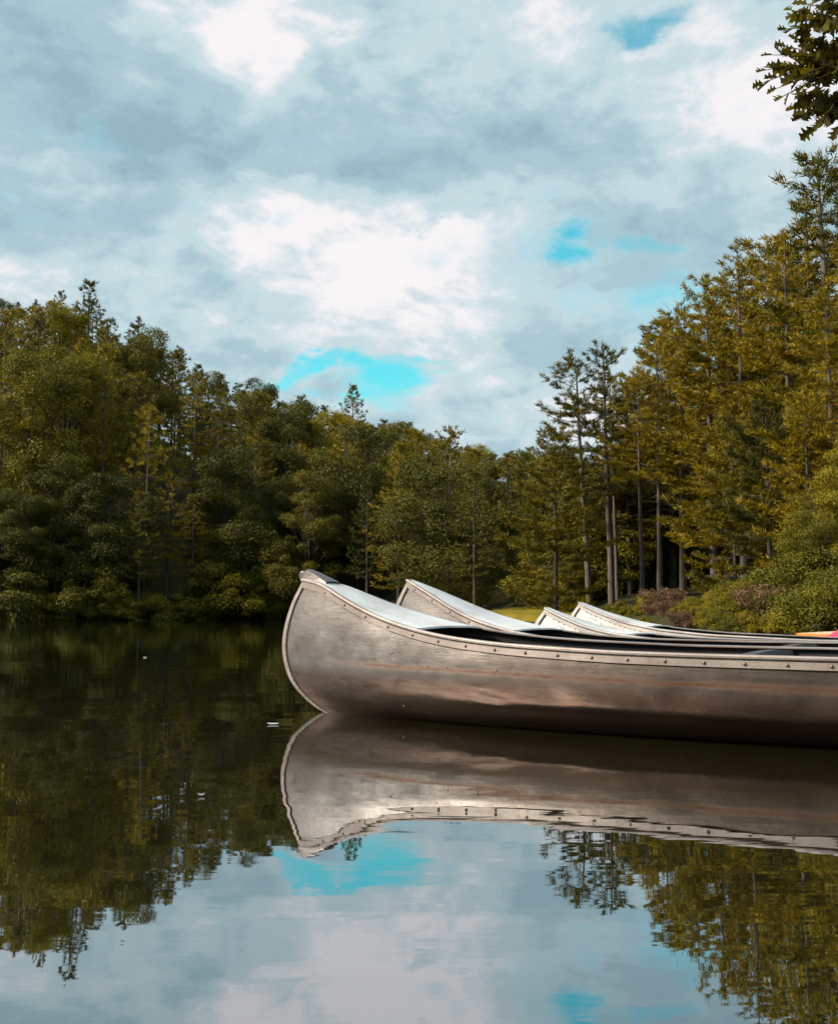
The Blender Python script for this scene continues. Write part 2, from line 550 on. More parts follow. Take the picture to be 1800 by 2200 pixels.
def build_lawn():
    t = NT('mown_grass')
    p = t.pos()
    n1, n2 = t.noise(p, .5, 5), t.noise(p, 9, 6, .7)
    c = t.ramp(t.math('ADD', t.math('MULTIPLY', n1, .5), t.math('MULTIPLY', n2, .5)), [(.3, (.13, .105, .010)), (.7, (.27, .205, .018))])
    t.set(Base_Color=c, Roughness=.9, Specular_IOR_Level=.15)
    t.bump(n2, .7, .06)
    th = np.radians(np.linspace(.2, 9.0, 40))
    d = np.linspace(.3, 17, 26)
    rs = shore_r(th)
    rr = rs[None] + d[:, None] * np.clip(interp(np.degrees(th), [(0, .5), (3, .95), (7, 1.2), (9, .8)]), .2, 2)[None]
    X, Y = rr * np.sin(th)[None], rr * np.cos(th)[None]
    Z = ground_z(X, Y) + .05 + .03 * wnoise(X, Y, 9)
    n, m = X.shape
    i, j = np.arange(n - 1)[:, None] * m, np.arange(m - 1)[None]
    Q = np.stack([i + j, i + j + 1, i + m + j + 1, i + m + j], -1).reshape(-1, 4)
    o = obj('lawn', np_mesh('lawn', np.stack([X, Y, Z], -1).reshape(-1, 3), [Q], t.m, True))
    tag(o, 'bright mown lawn strip on the far bank', 'lawn', kind='structure')


build_lawn()

# ------------------------------------------------------------------ vegetation generators


def tube(path, rad, sides=5):
    path = np.asarray(path, float)
    rad = np.asarray(rad, float)
    n = len(path)
    tan = np.gradient(path, axis=0)
    tan /= np.linalg.norm(tan, axis=1, keepdims=True) + 1e-9
    ref = np.where(np.abs(tan[:, 2:3]) > .9, np.array([[1., 0, 0]]), np.array([[0, 0, 1.]]))
    a = np.cross(tan, ref)
    a /= np.linalg.norm(a, axis=1, keepdims=True) + 1e-9
    b = np.cross(tan, a)
    an = np.arange(sides) * 2 * np.pi / sides
    V = path[:, None] + rad[:, None, None] * (np.cos(an)[None, :, None] * a[:, None] + np.sin(an)[None, :, None] * b[:, None])
    i, j = np.arange(n - 1)[:, None] * sides, np.arange(sides)[None]
    j2 = (j + 1) % sides
    Q = np.stack([i + j, i + j2, i + sides + j2, i + sides + j], -1).reshape(-1, 4)
    return V.reshape(-1, 3), Q


class Wood:
    def __init__(self):
        self.V, self.Q, self.n = [], [], 0

    def add(self, path, rad, sides=5):
        V, Q = tube(path, rad, sides)
        self.V.append(V)
        self.Q.append(Q + self.n)
        self.n += len(V)

    def mesh(self, name, mat):
        return np_mesh(name, np.concatenate(self.V), [np.concatenate(self.Q)], mat, True)


def unit(a):
    return a / (np.linalg.norm(a, axis=-1, keepdims=True) + 1e-9)


def blades(rng, C, D, nb, ln, wd):
    """needle tufts: nb slim triangles round each centre C, pointing along D"""
    n = len(C)
    C = np.repeat(C, nb, 0)
    D = np.repeat(D, nb, 0)
    dr = unit(D * .8 + np.array([0, 0, .34]) + rng.normal(0, .46, C.shape))
    L = ln * rng.uniform(.6, 1.25, (len(C), 1))
    base = C + rng.normal(0, ln * .26, C.shape) * np.array([1, 1, .55])
    side = unit(np.cross(dr, rng.normal(0, 1, C.shape))) * wd * .5
    V = np.stack([base - side, base + side, base + dr * L], 1).reshape(-1, 3)
    T = np.arange(len(V)).reshape(-1, 3)
    tint = np.repeat(rng.uniform(0, 1, n), nb) * .6 + rng.uniform(0, .4, n * nb)
    return V, T, tint


def leaves(rng, C, Nrm, ln, wd):
    n = len(C)
    nr = unit(Nrm)
    a = unit(np.cross(nr, rng.normal(0, 1, C.shape)))
    b = np.cross(nr, a)
    s = rng.uniform(.65, 1.25, (n, 1))
    a, b = a * ln * .5 * s, b * wd * .5 * s
    f = nr * (wd * .18) * s
    V = np.stack([C - a, C + b * .9 + f, C + a, C - b * .9 + f], 1).reshape(-1, 3)
    return V, np.arange(4 * n).reshape(-1, 4)


def gen_pine(seed, H, cb, Rm, ws, step, nb, ln, wd, mat, bark, irregular=.3, lean=0.0, top_open=0.0, stubs=True, trunk_r=None):
    rng = np.random.RandomState(seed)
    wood = Wood()
    zs = np.linspace(0, H, 12)
    wob = np.cumsum(rng.normal(0, .012 * H / 12, (12, 2)), 0)
    tx = wob[:, 0] + lean * zs - lean * zs * zs / H * .25
    ty = wob[:, 1]
    tr = trunk_r or H * .0115
    wood.add(np.stack([tx, ty, zs], 1), tr * (1 - zs / H) ** .8 + .012, 8)
    C, D = [], []
    z = cb * H
    if stubs:                                   # dead branch stubs on the bare trunk
        for k in range(int(5 + H * .5)):
            zz = rng.uniform(.25 * cb * H, cb * H)
            az = rng.uniform(0, 2 * np.pi)
            L = rng.uniform(.3, 1.0) * Rm * .45
            b0 = np.array([np.interp(zz, zs, tx), np.interp(zz, zs, ty), zz])
            dr = np.array([np.cos(az), np.sin(az), rng.uniform(-.25, .25)])
            wood.add([b0, b0 + dr * L * .5, b0 + dr * L + [0, 0, -.06 * L]], [.022, .013, .004], 3)
    while z < H * .985:
        fr = (z - cb * H) / (H * (1 - cb))
        prof = min(1.0, .66 + 1.4 * fr) * (1 - fr) ** .62 + .05
        nbz = rng.randint(4, 7) if rng.rand() > top_open * fr else rng.randint(2, 4)
        a0 = rng.uniform(0, 6.28)
        for k in range(nbz):
            az = a0 + k * 6.283 / nbz + rng.normal(0, .3)
            L = Rm * prof * rng.uniform(1 - irregular * 1.4, 1 + irregular * .6)
            el = R(-6 + 46 * fr ** 1.3) + rng.normal(0, .12)
            zz = z + rng.uniform(-.22, .22) * ws
            b0 = np.array([np.interp(zz, zs, tx), np.interp(zz, zs, ty), zz])
            h = np.array([np.cos(az), np.sin(az), 0.])
            u = np.linspace(0, 1, 5)
            sag = -.10 * np.sin(u * np.pi) * L * (1 - fr) + .12 * L * u ** 2.2
            path = b0 + h * (L * np.cos(el) * u)[:, None] + np.array([0, 0, 1.]) * (L * np.sin(el) * u + sag)[:, None]
            wood.add(path, np.linspace(.012 + .008 * L, .005, 5), 3)
            s = max(.16, .22 - .1 * fr) * L
            perp = np.array([-h[1], h[0], 0])
            nt = max(2, int(L * .8 / step))
            for q in range(nt):
                uu = .22 + .78 * (q + rng.rand()) / nt
                pt = np.array([np.interp(uu, u, path[:, i]) for i in range(3)])
                sg = 1 if rng.rand() < .5 else -1
                tl = (.10 + .34 * (1.05 - uu)) * L * rng.uniform(.5, 1.1) + .10
                td = unit(h * rng.uniform(.5, 1.0) + perp * sg * rng.uniform(.4, 1.0) + np.array([0, 0, rng.uniform(-.06, .12) + .35 * fr * fr]))
                m = max(1, int(tl / (step * .9)))
                for e in range(m):
                    C.append(pt + td * tl * (e + .6) / m)
                    D.append(td)
            C.append(path[-1]); D.append(unit(h + [0, 0, .4]))
        z += ws * (1 - .45 * fr) * rng.uniform(.75, 1.25)
    for k in range(5):
        C.append(np.array([tx[-1], ty[-1], H - .14 * k])); D.append(np.array([0, 0, 1.]))
    V, T, tint = blades(rng, np.array(C), np.array(D), nb, ln, wd)
    return np_mesh('pine_crown', V, [T], mat, False, tint), wood.mesh('pine_trunk', bark), H


def gen_broad(seed, H, Rm, cb, ncl, nlf, ln, mat, bark, flat=.62, trunk_r=None, shrub=False, spread=1.0):
    rng = np.random.RandomState(seed)
    wood = Wood()
    tr = trunk_r or H * .012
    n = 9
    zs = np.linspace(0, H * .82, n)
    wob = np.cumsum(rng.normal(0, .02 * H / n, (n, 2)), 0)
    wob[0] = 0
    tp = np.stack([wob[:, 0], wob[:, 1], zs], 1)
    if not shrub:
        wood.add(tp, np.linspace(tr, tr * .25, n), 7)
    Cs, Ns, Tn = [], [], []
    for k in range(ncl):
        zf = rng.beta(1.25, 1.15)
        prof = math.sqrt(max(0, 1 - (abs(zf - .42) / .62) ** 2.2))
        ph = seed * 1.7
        rad = Rm * prof * (rng.uniform(.25, 1.0) ** .5) * rng.uniform(.78, 1.08)
        az = rng.uniform(0, 6.283)
        rad *= .86 + .24 * math.sin(2 * az + ph + 4 * zf) + .14 * math.sin(3 * az - ph * 2 + 7 * zf)
        zc = cb * H + zf * H * (1 - cb) * .97
        c = np.array([np.cos(az) * rad * spread, np.sin(az) * rad * spread, zc])
        rc = Rm * rng.choice([.16, .22, .28, .36, .46]) * rng.uniform(.85, 1.15) * (1.1 - .35 * zf)
        m = int(nlf * (rc / (Rm * .26)) ** 2)
        dr = unit(rng.normal(0, 1, (m, 3)) + np.array([0, 0, .25]) + .35 * np.array([np.cos(az), np.sin(az), 0]))
        rr = rc * rng.uniform(.25, 1.0, (m, 1)) ** .33 * (1 + .16 * rng.normal(0, 1, (m, 1)))
        pts = c + dr * rr * np.array([1, 1, flat])
        pts[:, 2] = np.maximum(pts[:, 2], .02)
        Cs.append(pts)
        lob = wnoise(pts[:, 0] * 2.4 / Rm * 4, pts[:, 1] * 2.4 / Rm * 4 + pts[:, 2] * 1.3, seed)
        pts = pts + dr * (rc * .22 * lob)[:, None]
        Cs[-1] = pts
        Ns.append(dr * .55 + np.array([0, 0, .55]) + rng.normal(0, .5, (m, 3)))
        Tn.append(rng.uniform(0, .45) + rng.uniform(0, .55, m))
        b0 = tp[min(n - 1, int(np.clip(zc / (H * .82), 0, 1) * .72 * (n - 1)))] if not shrub else np.array([c[0] * .15, c[1] * .15, 0.])
        mid = b0 * .45 + c * .55 + np.array([0, 0, -.08 * rad]) + rng.normal(0, .05 * Rm, 3)
        wood.add([b0, mid, c], [tr * .34, tr * .2, tr * .06] if not shrub else [.012, .009, .004], 3)
    C = np.concatenate(Cs)
    V, Q = leaves(rng, C, np.concatenate(Ns), ln, ln * .62)
    return np_mesh('leaf_crown', V, [Q], mat, False, np.concatenate(Tn)), wood.mesh('leaf_trunk', bark), H


def gen_bare(seed, H, bark, nbr=26):
    rng = np.random.RandomState(seed)
    wood = Wood()
    zs = np.linspace(0, H, 10)
    wob = np.cumsum(rng.normal(0, .03 * H / 10, (10, 2)), 0)
    tp = np.stack([wob[:, 0], wob[:, 1], zs], 1)
    wood.add(tp, np.linspace(H * .011, .02, 10), 6)
    br = Wood()
    for k in range(nbr):
        zz = rng.uniform(.3, .98) * H
        b0 = np.array([np.interp(zz, zs, tp[:, 0]), np.interp(zz, zs, tp[:, 1]), zz])
        az = rng.uniform(0, 6.28)
        L = H * .24 * rng.uniform(.5, 1.1) * (1.15 - zz / H)
        d = np.array([np.cos(az), np.sin(az), rng.uniform(.1, .8)])
        p1 = b0 + d * L * .5 + rng.normal(0, .05 * L, 3)
        p2 = b0 + d * L + rng.normal(0, .1 * L, 3) + [0, 0, .05 * L]
        br.add([b0, p1, p2], [.05, .034, .012], 4)
        for q in range(5):
            s = b0 + (p2 - b0) * rng.uniform(.35, 1)
            e = s + unit(d + rng.normal(0, .7, 3)) * L * rng.uniform(.2, .45)
            br.add([s, (s + e) / 2 + rng.normal(0, .03 * L, 3), e], [.022, .015, .006], 3)
    return br.mesh('bare_branches', bark), wood.mesh('bare_trunk', bark), H


def plant(proto, kind, x, y, height, rz, label, cat, group=None, wide=1.0, zoff=-.12, tilt=0., crown_name='crown', trunk_name='trunk'):
    crown, trunk, H = proto
    s = height / H
    r = empty(kind, (x, y, float(ground_z(np.array(x), np.array(y))) + zoff), rz, label, cat, group)
    r.scale = (s * wide, s * wide, s)
    if tilt:
        r.rotation_euler = (0, tilt, 0)
    c = obj(crown_name, crown, r)
    c['kind'] = 'stuff'
    obj(trunk_name, trunk, r)
    c.rotation_euler[2] = rz if tilt else 0
    return r


def xy(px, D):
    """ground-plan point on the bearing of a photo column, D metres out along the view axis"""
    return (px - 900) / F_PX * D / math.cos(PITCH), D


def height_to(px, py, D):
    x, y = xy(px, D)
    rv = ray(px, py)
    return CAM_H + rv.z / rv.y * D - float(ground_z(np.array(x), np.array(y))) + .12


ORD = ['first', 'second', 'third', 'fourth', 'fifth', 'sixth', 'seventh', 'eighth', 'ninth', 'tenth', 'eleventh', 'twelfth', 'thirteenth', 'fourteenth',
       'fifteenth', 'sixteenth', 'seventeenth', 'eighteenth', 'nineteenth', 'twentieth', 'twenty-first', 'twenty-second', 'twenty-third', 'twenty-fourth',
       'twenty-fifth', 'twenty-sixth', 'twenty-seventh', 'twenty-eighth', 'twenty-ninth', 'thirtieth']

FP = [gen_pine(11 + i, 18, cbv, rm, 1.05, .36, 10, .44, .10, M['pine_far'], M['bark_dark'], .35, top_open=.5) for i, (cbv, rm) in enumerate([(.30, 3.6), (.22, 4.0), (.38, 3.3), (.18, 3.4)])]
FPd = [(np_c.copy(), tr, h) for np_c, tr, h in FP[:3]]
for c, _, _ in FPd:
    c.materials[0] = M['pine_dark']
FB = [gen_broad(31 + i, hh, rm, cbv, nc, 520, .215, m, M['bark_dark']) for i, (hh, rm, cbv, nc, m) in enumerate(
    [(16, 4.4, .22, 62, M['leaf_far']), (15, 4.8, .18, 66, M['leaf_far']), (17, 4.0, .20, 60, M['leaf_deep']), (14, 4.6, .12, 66, M['leaf_deep']), (12, 4.0, .05, 62, M['leaf_far'])])]
FS = [gen_broad(51 + i, hh, rm, .0, 34, 300, .20, m, M['bark_dark'], .55, shrub=True) for i, (hh, rm, m) in enumerate(
    [(3.2, 2.6, M['leaf_far']), (2.6, 2.8, M['leaf_near']), (3.4, 2.4, M['leaf_deep'])])]
FT = gen_pine(19, 16, .62, 3.0, .9, .34, 10, .42, .095, M['pine_far'], M['bark_pale'], .45, top_open=.6, trunk_r=.17)
BT = gen_bare(71, 13, M['bark_pale'])


def hillside():
    rng = random.Random(5)
    # the skyline of the wooded hill: photo column -> row of the tree tops
    sky = [(-120, 640), (0, 655), (60, 650), (110, 640), (160, 640), (230, 690), (300, 705), (350, 735), (420, 770), (500, 825), (560, 835), (620, 860), (680, 872), (740, 885),
           (800, 905), (860, 895), (930, 935), (1000, 950), (1060, 962), (1110, 960), (1160, 965), (1250, 975), (1350, 985)]
    recs = []
    # ridge row
    px = -110
    while px < 1230:
        D = 165 + rng.uniform(-8, 8)
        py = interp(px, sky) + rng.choice([-12, 0, 4, 10, 16])
        pine = rng.random() < .8
        recs.append((px, D, py, pine, 'ridge'))
        px += rng.uniform(34, 56)
    # slope rows between
    for row, (frac, n, hh) in enumerate([(.12, 17, 17), (.27, 17, 16), (.43, 17, 16), (.60, 18, 15.5), (.78, 18, 15)]):
        for k in range(n):
            px = -130 + (k + rng.uniform(.15, .85)) * 1360 / n
            th = math.atan((px - 900) / F_PX)
            s = float(shore_r(np.array(th)))
            if px > 1010:
                s += 15
            D = (s + 4 + frac * 80 + rng.uniform(-5, 5)) * math.cos(th)
            recs.append((px, D, None, rng.random() < (.8 if px < 450 else .66), row, hh * rng.uniform(.85, 1.15)))
    # trees at the water's edge, their crowns reaching down to it
    px = -120
    while px < 1020:
        th = math.atan((px - 900) / F_PX)
        D = (float(shore_r(np.array(th))) + 2.0 + rng.uniform(0, 2.0)) * math.cos(th)
        recs.append((px, D, None, rng.random() < .28, 'edge', rng.uniform(9, 13.5)))
        px += rng.uniform(44, 70)
    count = {}
    for r in sorted(recs, key=lambda q: q[0]):
        px, D, py, pine, row = r[:5]
        x, y = xy(px, D)
        z = float(ground_z(np.array(x), np.array(y)))
        if row == 'ridge':
            h = min(24, max(11, height_to(px, py, D)))
        else:
            h = max(4.5, min(r[5], height_to(px, interp(px, sky) + (14 if row != 'edge' else 60), D)))
        seen = -40 < px < 1150
        key = (row, pine)
        if seen:
            count[key] = count.get(key, 0) + 1
        k = count.get(key, 1) - 1
        kind = 'pine' if pine else 'leafy'
        grp = None
        if not seen or k >= len(ORD):
            lab = {True: 'olive green pine standing among others on the wooded slope across the lake', False: 'rounded leafy tree among others on the wooded slope across the lake'}[pine]
            grp = 'pines on the far slope' if pine else 'leafy trees on the far slope'
        elif row == 'ridge':
            lab = ('%s pine from the left along the skyline of the far hill' if pine else '%s rounded leafy treetop from the left along the far hill skyline') % ORD[k]
            grp = 'trees along the ridge'
        elif row != 'edge':
            lab = ('%s pine from the left in the %s row up the far slope' if pine else '%s rounded leafy tree from the left in the %s row up the far slope') % (ORD[k], ('lowest', 'second', 'third', 'fourth', 'topmost')[row])
            grp = 'trees on the far slope'
        else:
            lab = ('%s pine from the left along the far waterline' if pine else '%s leafy tree from the left overhanging the far waterline') % ORD[k]
            grp = 'trees along the far waterline'
        if pine:
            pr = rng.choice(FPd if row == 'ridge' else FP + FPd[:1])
        elif row == 'edge':
            pr = rng.choice([FB[3], FB[4], FB[4], FB[2]] if px < 430 else [FB[3], FB[2]])
        else:
            pr = rng.choice(FB[:3] if px < 700 else FB[:4])
        plant(pr, 'pine_tree' if pine else 'broadleaf_tree', x, y, h, rng.uniform(0, 6.28), lab, 'tree', grp, rng.uniform(.85, 1.15) * (16 / max(h, 12)) ** .3)
    # landmarks of the skyline
    for px, py, D, pr, lab, wd in [(178, 606, 150, FPd[0], 'tall wind-shaped pine standing highest on the left skyline', 1.0),
                                  (118, 628, 152, FPd[2], 'narrow pine just left of the tallest pine on the skyline', .7),
                                  (757, 832, 158, FPd[1], 'lone spreading pine rising above the hill in front of blue sky', .95),
                                  (290, 684, 156, FPd[2], 'dark pointed pine right of the tallest skyline pine', .8)]:
        x, y = xy(px, D)
        plant(pr, 'pine_tree', x, y, height_to(px, py, D), rng.uniform(0, 6.28), lab, 'tree', None, wd)
    for k, (px, dd, h, tl) in enumerate([(48, 9, 17, .02), (118, 5, 12, -.03), (312, 7, 15, .015), (470, 6, 12, .05), (552, 8, 14, -.02), (718, 6, 13, .02), (742, 9, 15, -.01), (856, 6, 12, .0), (960, 8, 13, .02)]):
        th = math.atan((px - 900) / F_PX)
        x, y = xy(px, (float(shore_r(np.array(th))) + dd) * math.cos(th))
        plant(FT, 'pine_tree', x, y, h, rng.uniform(0, 6.28), '%s bare-trunked pine from the left among the far shore trees' % ORD[k], 'tree', 'bare-trunked pines on the far shore', .8, tilt=tl)
    # dead and leaning bare trees on the slope
    for px, D, h, tl, lab in [(165, 99, 15, .05, 'dead grey tree with tangled bare branches high on left slope'),
                              (222, 93, 9.5, .16, 'leaning bare pale trunk on the left slope'),
                              (438, 108, 13, .12, 'bare forked pale tree among green crowns mid slope'),
                              (800, 98, 10, -.2, 'dead bare tree with horizontal branches behind the first canoe')]:
        x, y = xy(px, D)
        plant(BT, 'bare_tree', x, y, h, 0, lab, 'tree', None, .8, tilt=tl, crown_name='branches')
    # shrubs along the far waterline
    px, k = -60, 0
    while px < 640:
        th = math.atan((px - 900) / F_PX)
        D = (float(shore_r(np.array(th))) + rng.uniform(.2, 1.0)) * math.cos(th)
        x, y = xy(px, D)
        bright = abs(px - 285) < 22 or abs(px - 372) < 22 or abs(px - 110) < 20
        lab = '%s leafy shrub from the left hanging over the far waterline' % ORD[k]
        if bright:
            lab += ', yellowish leaves'
        plant(FS[1] if bright else rng.choice([FS[0], FS[0], FS[2]]), 'shrub', x, y, (rng.uniform(1.6, 2.4) if bright else rng.choice([1.2, 1.6, 2.2, 3.0, 4.0])) * rng.uniform(.85, 1.15), rng.uniform(0, 6.28), lab, 'shrub', 'shrubs along the far waterline', rng.uniform(.8, 1.3))
        px += rng.uniform(20, 62)
        k += 1


hillside()

NP_ = [gen_pine(101, 15, .46, 3.1, .86, .19, 14, .28, .048, M['pine_dark'], M['bark'], .50, .015, .75, trunk_r=.20),
       gen_pine(102, 15, .55, 3.2, .84, .19, 14, .28, .048, M['pine_near'], M['bark'], .42, .0, .6, trunk_r=.19),
       gen_pine(103, 16, .24, 4.0, .84, .19, 14, .28, .050, M['pine_near'], M['bark'], .42, .0, .6, trunk_r=.2),
       gen_pine(104, 10, .06, 3.8, .70, .18, 14, .27, .048, M['pine_near'], M['bark_dark'], .34, .0, .2, stubs=False, trunk_r=.12),
       gen_pine(105, 18, .16, 4.5, .92, .20, 14, .28, .052, M['pine_near'], M['bark'], .46, .0, .7, trunk_r=.23)]
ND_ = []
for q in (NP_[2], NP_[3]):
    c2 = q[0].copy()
    c2.materials[0] = M['pine_dark']  # shade within the stand put into darker needle copies
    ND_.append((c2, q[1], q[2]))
NB_ = [gen_broad(121, 9, 3.3, .06, 74, 560, .125, M['leaf_near'], M['bark_dark'], .38),
       gen_broad(122, 12, 3.6, .12, 70, 560, .14, M['leaf_near'], M['bark_dark'], .40)]
NS_ = [gen_broad(141, 1.5, 1.35, 0, 30, 330, .085, M['leaf_near'], M['bark_dark'], .6, shrub=True),
       gen_broad(142, 1.3, 1.3, 0, 30, 330, .08, M['leaf_yellow'], M['bark_dark'], .6, shrub=True),
       gen_broad(143, 1.1, 1.2, 0, 26, 300, .07, M['leaf_rust'], M['bark_dark'], .6, shrub=True)]


def right_bank():
    rng = random.Random(8)
    # px base, D, top row, proto, lean, label, width
    T = [(1262, 52, 762, NP_[0], -.055, 'slender leaning pine, left trunk of the pair above the fourth canoe', 1.0),
         (1309, 53, 742, NP_[0], -.03, 'tall bare-trunked pine, right trunk of the pair above the fourth canoe', 1.0),
         (1322, 55, 800, NP_[1], -.02, 'thin pine close behind the tall bare-trunked pair', .7),
         (1376, 50, 790, NP_[1], .0, 'straight grey-trunked pine, third bare trunk from the left on the right bank', .85),
         (1412, 51, 735, NP_[1], .006, 'straight grey-trunked pine, fourth bare trunk from the left on the right bank', .9),
         (1462, 54, 655, NP_[1], .004, 'thin pale-trunked pine before the dense pines on the right bank', .95),
         (1192, 49, 925, NP_[3], 0, 'young bushy pine with layered golden boughs left of the bare trunks', 1.05),
         (1530, 47, 600, NP_[2], 0, 'dense pine with boughs down to the shrubs, left of the tall right pines', 1.0),
         (1595, 45, 520, NP_[4], 0, 'tall dense pine with jagged top, right bank', 1.0),
         (1700, 43, 500, NP_[4], 0, 'tall pine with double-pointed top near the right edge', .95),
         (1800, 44, 335, NP_[0], 0, 'tallest sparse-topped pine cut by the right edge', 1.15),
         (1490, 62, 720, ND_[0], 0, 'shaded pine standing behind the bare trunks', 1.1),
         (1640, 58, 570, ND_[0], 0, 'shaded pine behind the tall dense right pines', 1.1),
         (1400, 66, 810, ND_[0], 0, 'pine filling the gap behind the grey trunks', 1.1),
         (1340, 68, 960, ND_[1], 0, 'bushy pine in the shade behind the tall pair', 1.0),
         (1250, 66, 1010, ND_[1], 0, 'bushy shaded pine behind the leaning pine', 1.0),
         (1575, 40, 900, NP_[3], 0, 'bushy low pine in front of the dense pines', 1.0),
         (1650, 37, 860, ND_[1], 0, 'bushy dark pine beside the bright leafy tree', 1.0),
         (1790, 36, 640, NP_[2], 0, 'dense pine behind the bright leafy tree at the right edge', 1.1),
         (1735, 35, 860, NP_[3], 0, 'bushy golden pine above the bright leafy tree', .95),
         (1880, 40, 480, NP_[4], 0, 'broad pine mostly beyond the right edge', 1.0)]
    for px, D, py, pr, tl, lab, wd in T:
        x, y = xy(px, D)
        plant(pr, 'pine_tree', x, y, height_to(px, py, D), rng.uniform(0, 6.28), lab, 'tree', 'pines on the right bank', wd, tilt=tl)
    for px, D, py, pr, lab, wd in [(1745, 31, 1040, NB_[0], 'bright yellow-green leafy tree with layered boughs at the right edge', .85),
                                   (1862, 30, 900, NB_[1], 'leafy tree cut by the right edge above the pink kayak', .85),
                                   (1690, 32, 1190, NB_[0], 'small bright leafy tree leaning towards the dense pines', 1.0),
                                   (1180, 57, 1215, NB_[0], 'small yellow-green sapling beside the lawn', 1.0),
                                   (1225, 56, 1180, NB_[0], 'yellowish sapling left of the leaning pine trunk', .9)]:
        x, y = xy(px, D)
        plant(pr, 'broadleaf_tree', x, y, height_to(px, py, D), rng.uniform(0, 6.28), lab, 'tree', 'leafy trees on the right bank', wd)
    # deep shade behind the bare trunks: the forest goes on
    k = 0
    for px in range(1180, 1960, 44):
        D = 74 + rng.uniform(-4, 6)
        x, y = xy(px + rng.uniform(-12, 12), D)
        plant(rng.choice([FB[3], FB[2], FB[4]]), 'broadleaf_tree', x, y, min(height_to(px, 1000 - max(0, px - 1450) * .9, D), 15), rng.uniform(0, 6.28),
              '%s dark tree from the left in the shade behind the right bank pines' % ORD[k], 'tree', 'trees in the shade behind the right bank', 1.0)
        k += 1
    k = 0
    for px in range(1215, 1960, 37):
        D = 63 + rng.uniform(-4, 4)
        x, y = xy(px + rng.uniform(-12, 12), D)
        plant(rng.choice([FB[3], FB[4], FB[4]]), 'broadleaf_tree', x, y, rng.uniform(5.0, 8.0), rng.uniform(0, 6.28),
              '%s low leafy tree from the left under the right bank pines' % ORD[k], 'tree', 'understorey below the right bank pines', 1.25)
        k += 1
    for px, D, py, pr, wd, lab in [(1440, 58, 690, ND_[0], 1.15, 'pine between the pale thin trunk and the dense pines'), (1560, 54, 590, NP_[4], 1.05, 'pine just left of the tall jagged-topped pine'),
                                   (1665, 50, 520, NP_[2], 1.1, 'pine wedged between the two tallest dense pines'), (1755, 48, 430, NP_[4], 1.0, 'pine left of the sparse tallest pine at the right edge'),
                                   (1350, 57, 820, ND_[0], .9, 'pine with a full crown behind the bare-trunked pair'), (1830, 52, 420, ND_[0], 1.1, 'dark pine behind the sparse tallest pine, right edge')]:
        x, y = xy(px, D)
        plant(pr, 'pine_tree', x, y, height_to(px, py, D), rng.uniform(0, 6.28), lab, 'tree', 'pines on the right bank', wd)
    # shrubs on the bank
    n = 0
    for row, (off, h0, h1) in enumerate([(-.1, .6, .9), (2.0, .6, .95), (4.6, .65, 1.05), (7.5, .6, 1.0)]):
        px = 1240 + 30 * row if row else 1300
        while px < 1830:
            th = math.atan((px - 900) / F_PX)
            D = (float(shore_r(np.array(th))) + off + rng.uniform(-.4, .8)) * math.cos(th)
            x, y = xy(px, D)
            rust = row >= 1 and (1385 < px < 1510 or 1285 < px < 1345) and rng.random() < .55 or row == 0 and rng.random() < .12
            pr = NS_[2] if rust else NS_[1] if rng.random() < (.5 if px < 1560 else .2) else NS_[0]
            lab = 'low %s shrub, %s from the left in the %s row on the right bank' % ('rusty pink' if rust else 'yellow-green' if pr is NS_[1] else 'green', ORD[min(n, 29)], ('front', 'second', 'third', 'back')[row])
            hs = float(interp(px, [(1250, .42), (1520, .55), (1640, .85), (1720, 1.15)]))
            plant(pr, 'shrub', x, y, rng.uniform(h0, h1) * hs * rng.choice([.7, 1.0, 1.0, 1.35]) * (1.15 if rust else 1), rng.uniform(0, 6.28), lab, 'shrub', 'shrubs on the right bank', rng.uniform(.85, 1.15), -.05)
            px += rng.uniform(30, 46)
            n += 1
        n = 0


right_bank()


def near_shore():
    # the photographer's own wooded shore, behind the viewpoint: it darkens what the hulls mirror
    rng = random.Random(31)
    for k, (az, r) in enumerate([(-122, 13), (-128, 10.5), (-133, 14), (-138, 9.5), (-143, 12.5), (-148, 9), (-153, 13), (-158, 9.5), (-164, 12), (-170, 9), (-177, 12), (175, 9.5), (168, 13), (160, 10),
                                 (-130, 18), (-140, 18), (-150, 18), (-160, 18)]):
        x, y = r * math.sin(R(az)), r * math.cos(R(az))
        pine = k % 3 == 0
        plant((FP if pine else FB)[k % 4], 'pine_tree' if pine else 'broadleaf_tree', x, y, rng.uniform(9, 12), rng.uniform(0, 6.28),
              'pine on the near shore behind the viewpoint' if pine else 'leafy tree on the near shore behind the viewpoint', 'tree',
              'pines on the near shore' if pine else 'leafy trees on the near shore', .9)


near_shore()

# ------------------------------------------------------------------ canoes
HALF = 2.6
STEM = [(.46, -.05), (.30, -.032), (.193, 0), (.138, .03), (.073, .08), (.035, .125), (.012, .183), (0, .242), (.006, .309), (.025, .374), (.05, .433), (.09, .487), (.105, .512)]
SEC = [(0, -.05), (.12, -.046), (.23, -.034), (.315, -.006), (.375, .030), (.422, .070), (.446, .115), (.456, .17), (.459, .21), (.455, .254)]
SHEER1 = [(.10, .515), (.22, .497), (.25, .487), (.31, .459), (.42, .414), (.54, .372), (.65, .342), (.77, .317), (.89, .299), (1.01, .287), (1.13, .278), (1.28, .271), (1.5, .262), (1.77, .258), (2.15, .255), (2.6, .254)]
SHEER2 = [(.10, .542), (.14, .527), (.29, .460), (.40, .408), (.52, .362), (.64, .329), (.76, .304), (.93, .280), (1.19, .264), (1.58, .256), (2.08, .254), (2.6, .254)]
SHEER3 = [(.10, .415), (.17, .383), (.35, .318), (.51, .285), (.75, .258), (1.0, .246), (1.5, .236), (2.6, .232)]
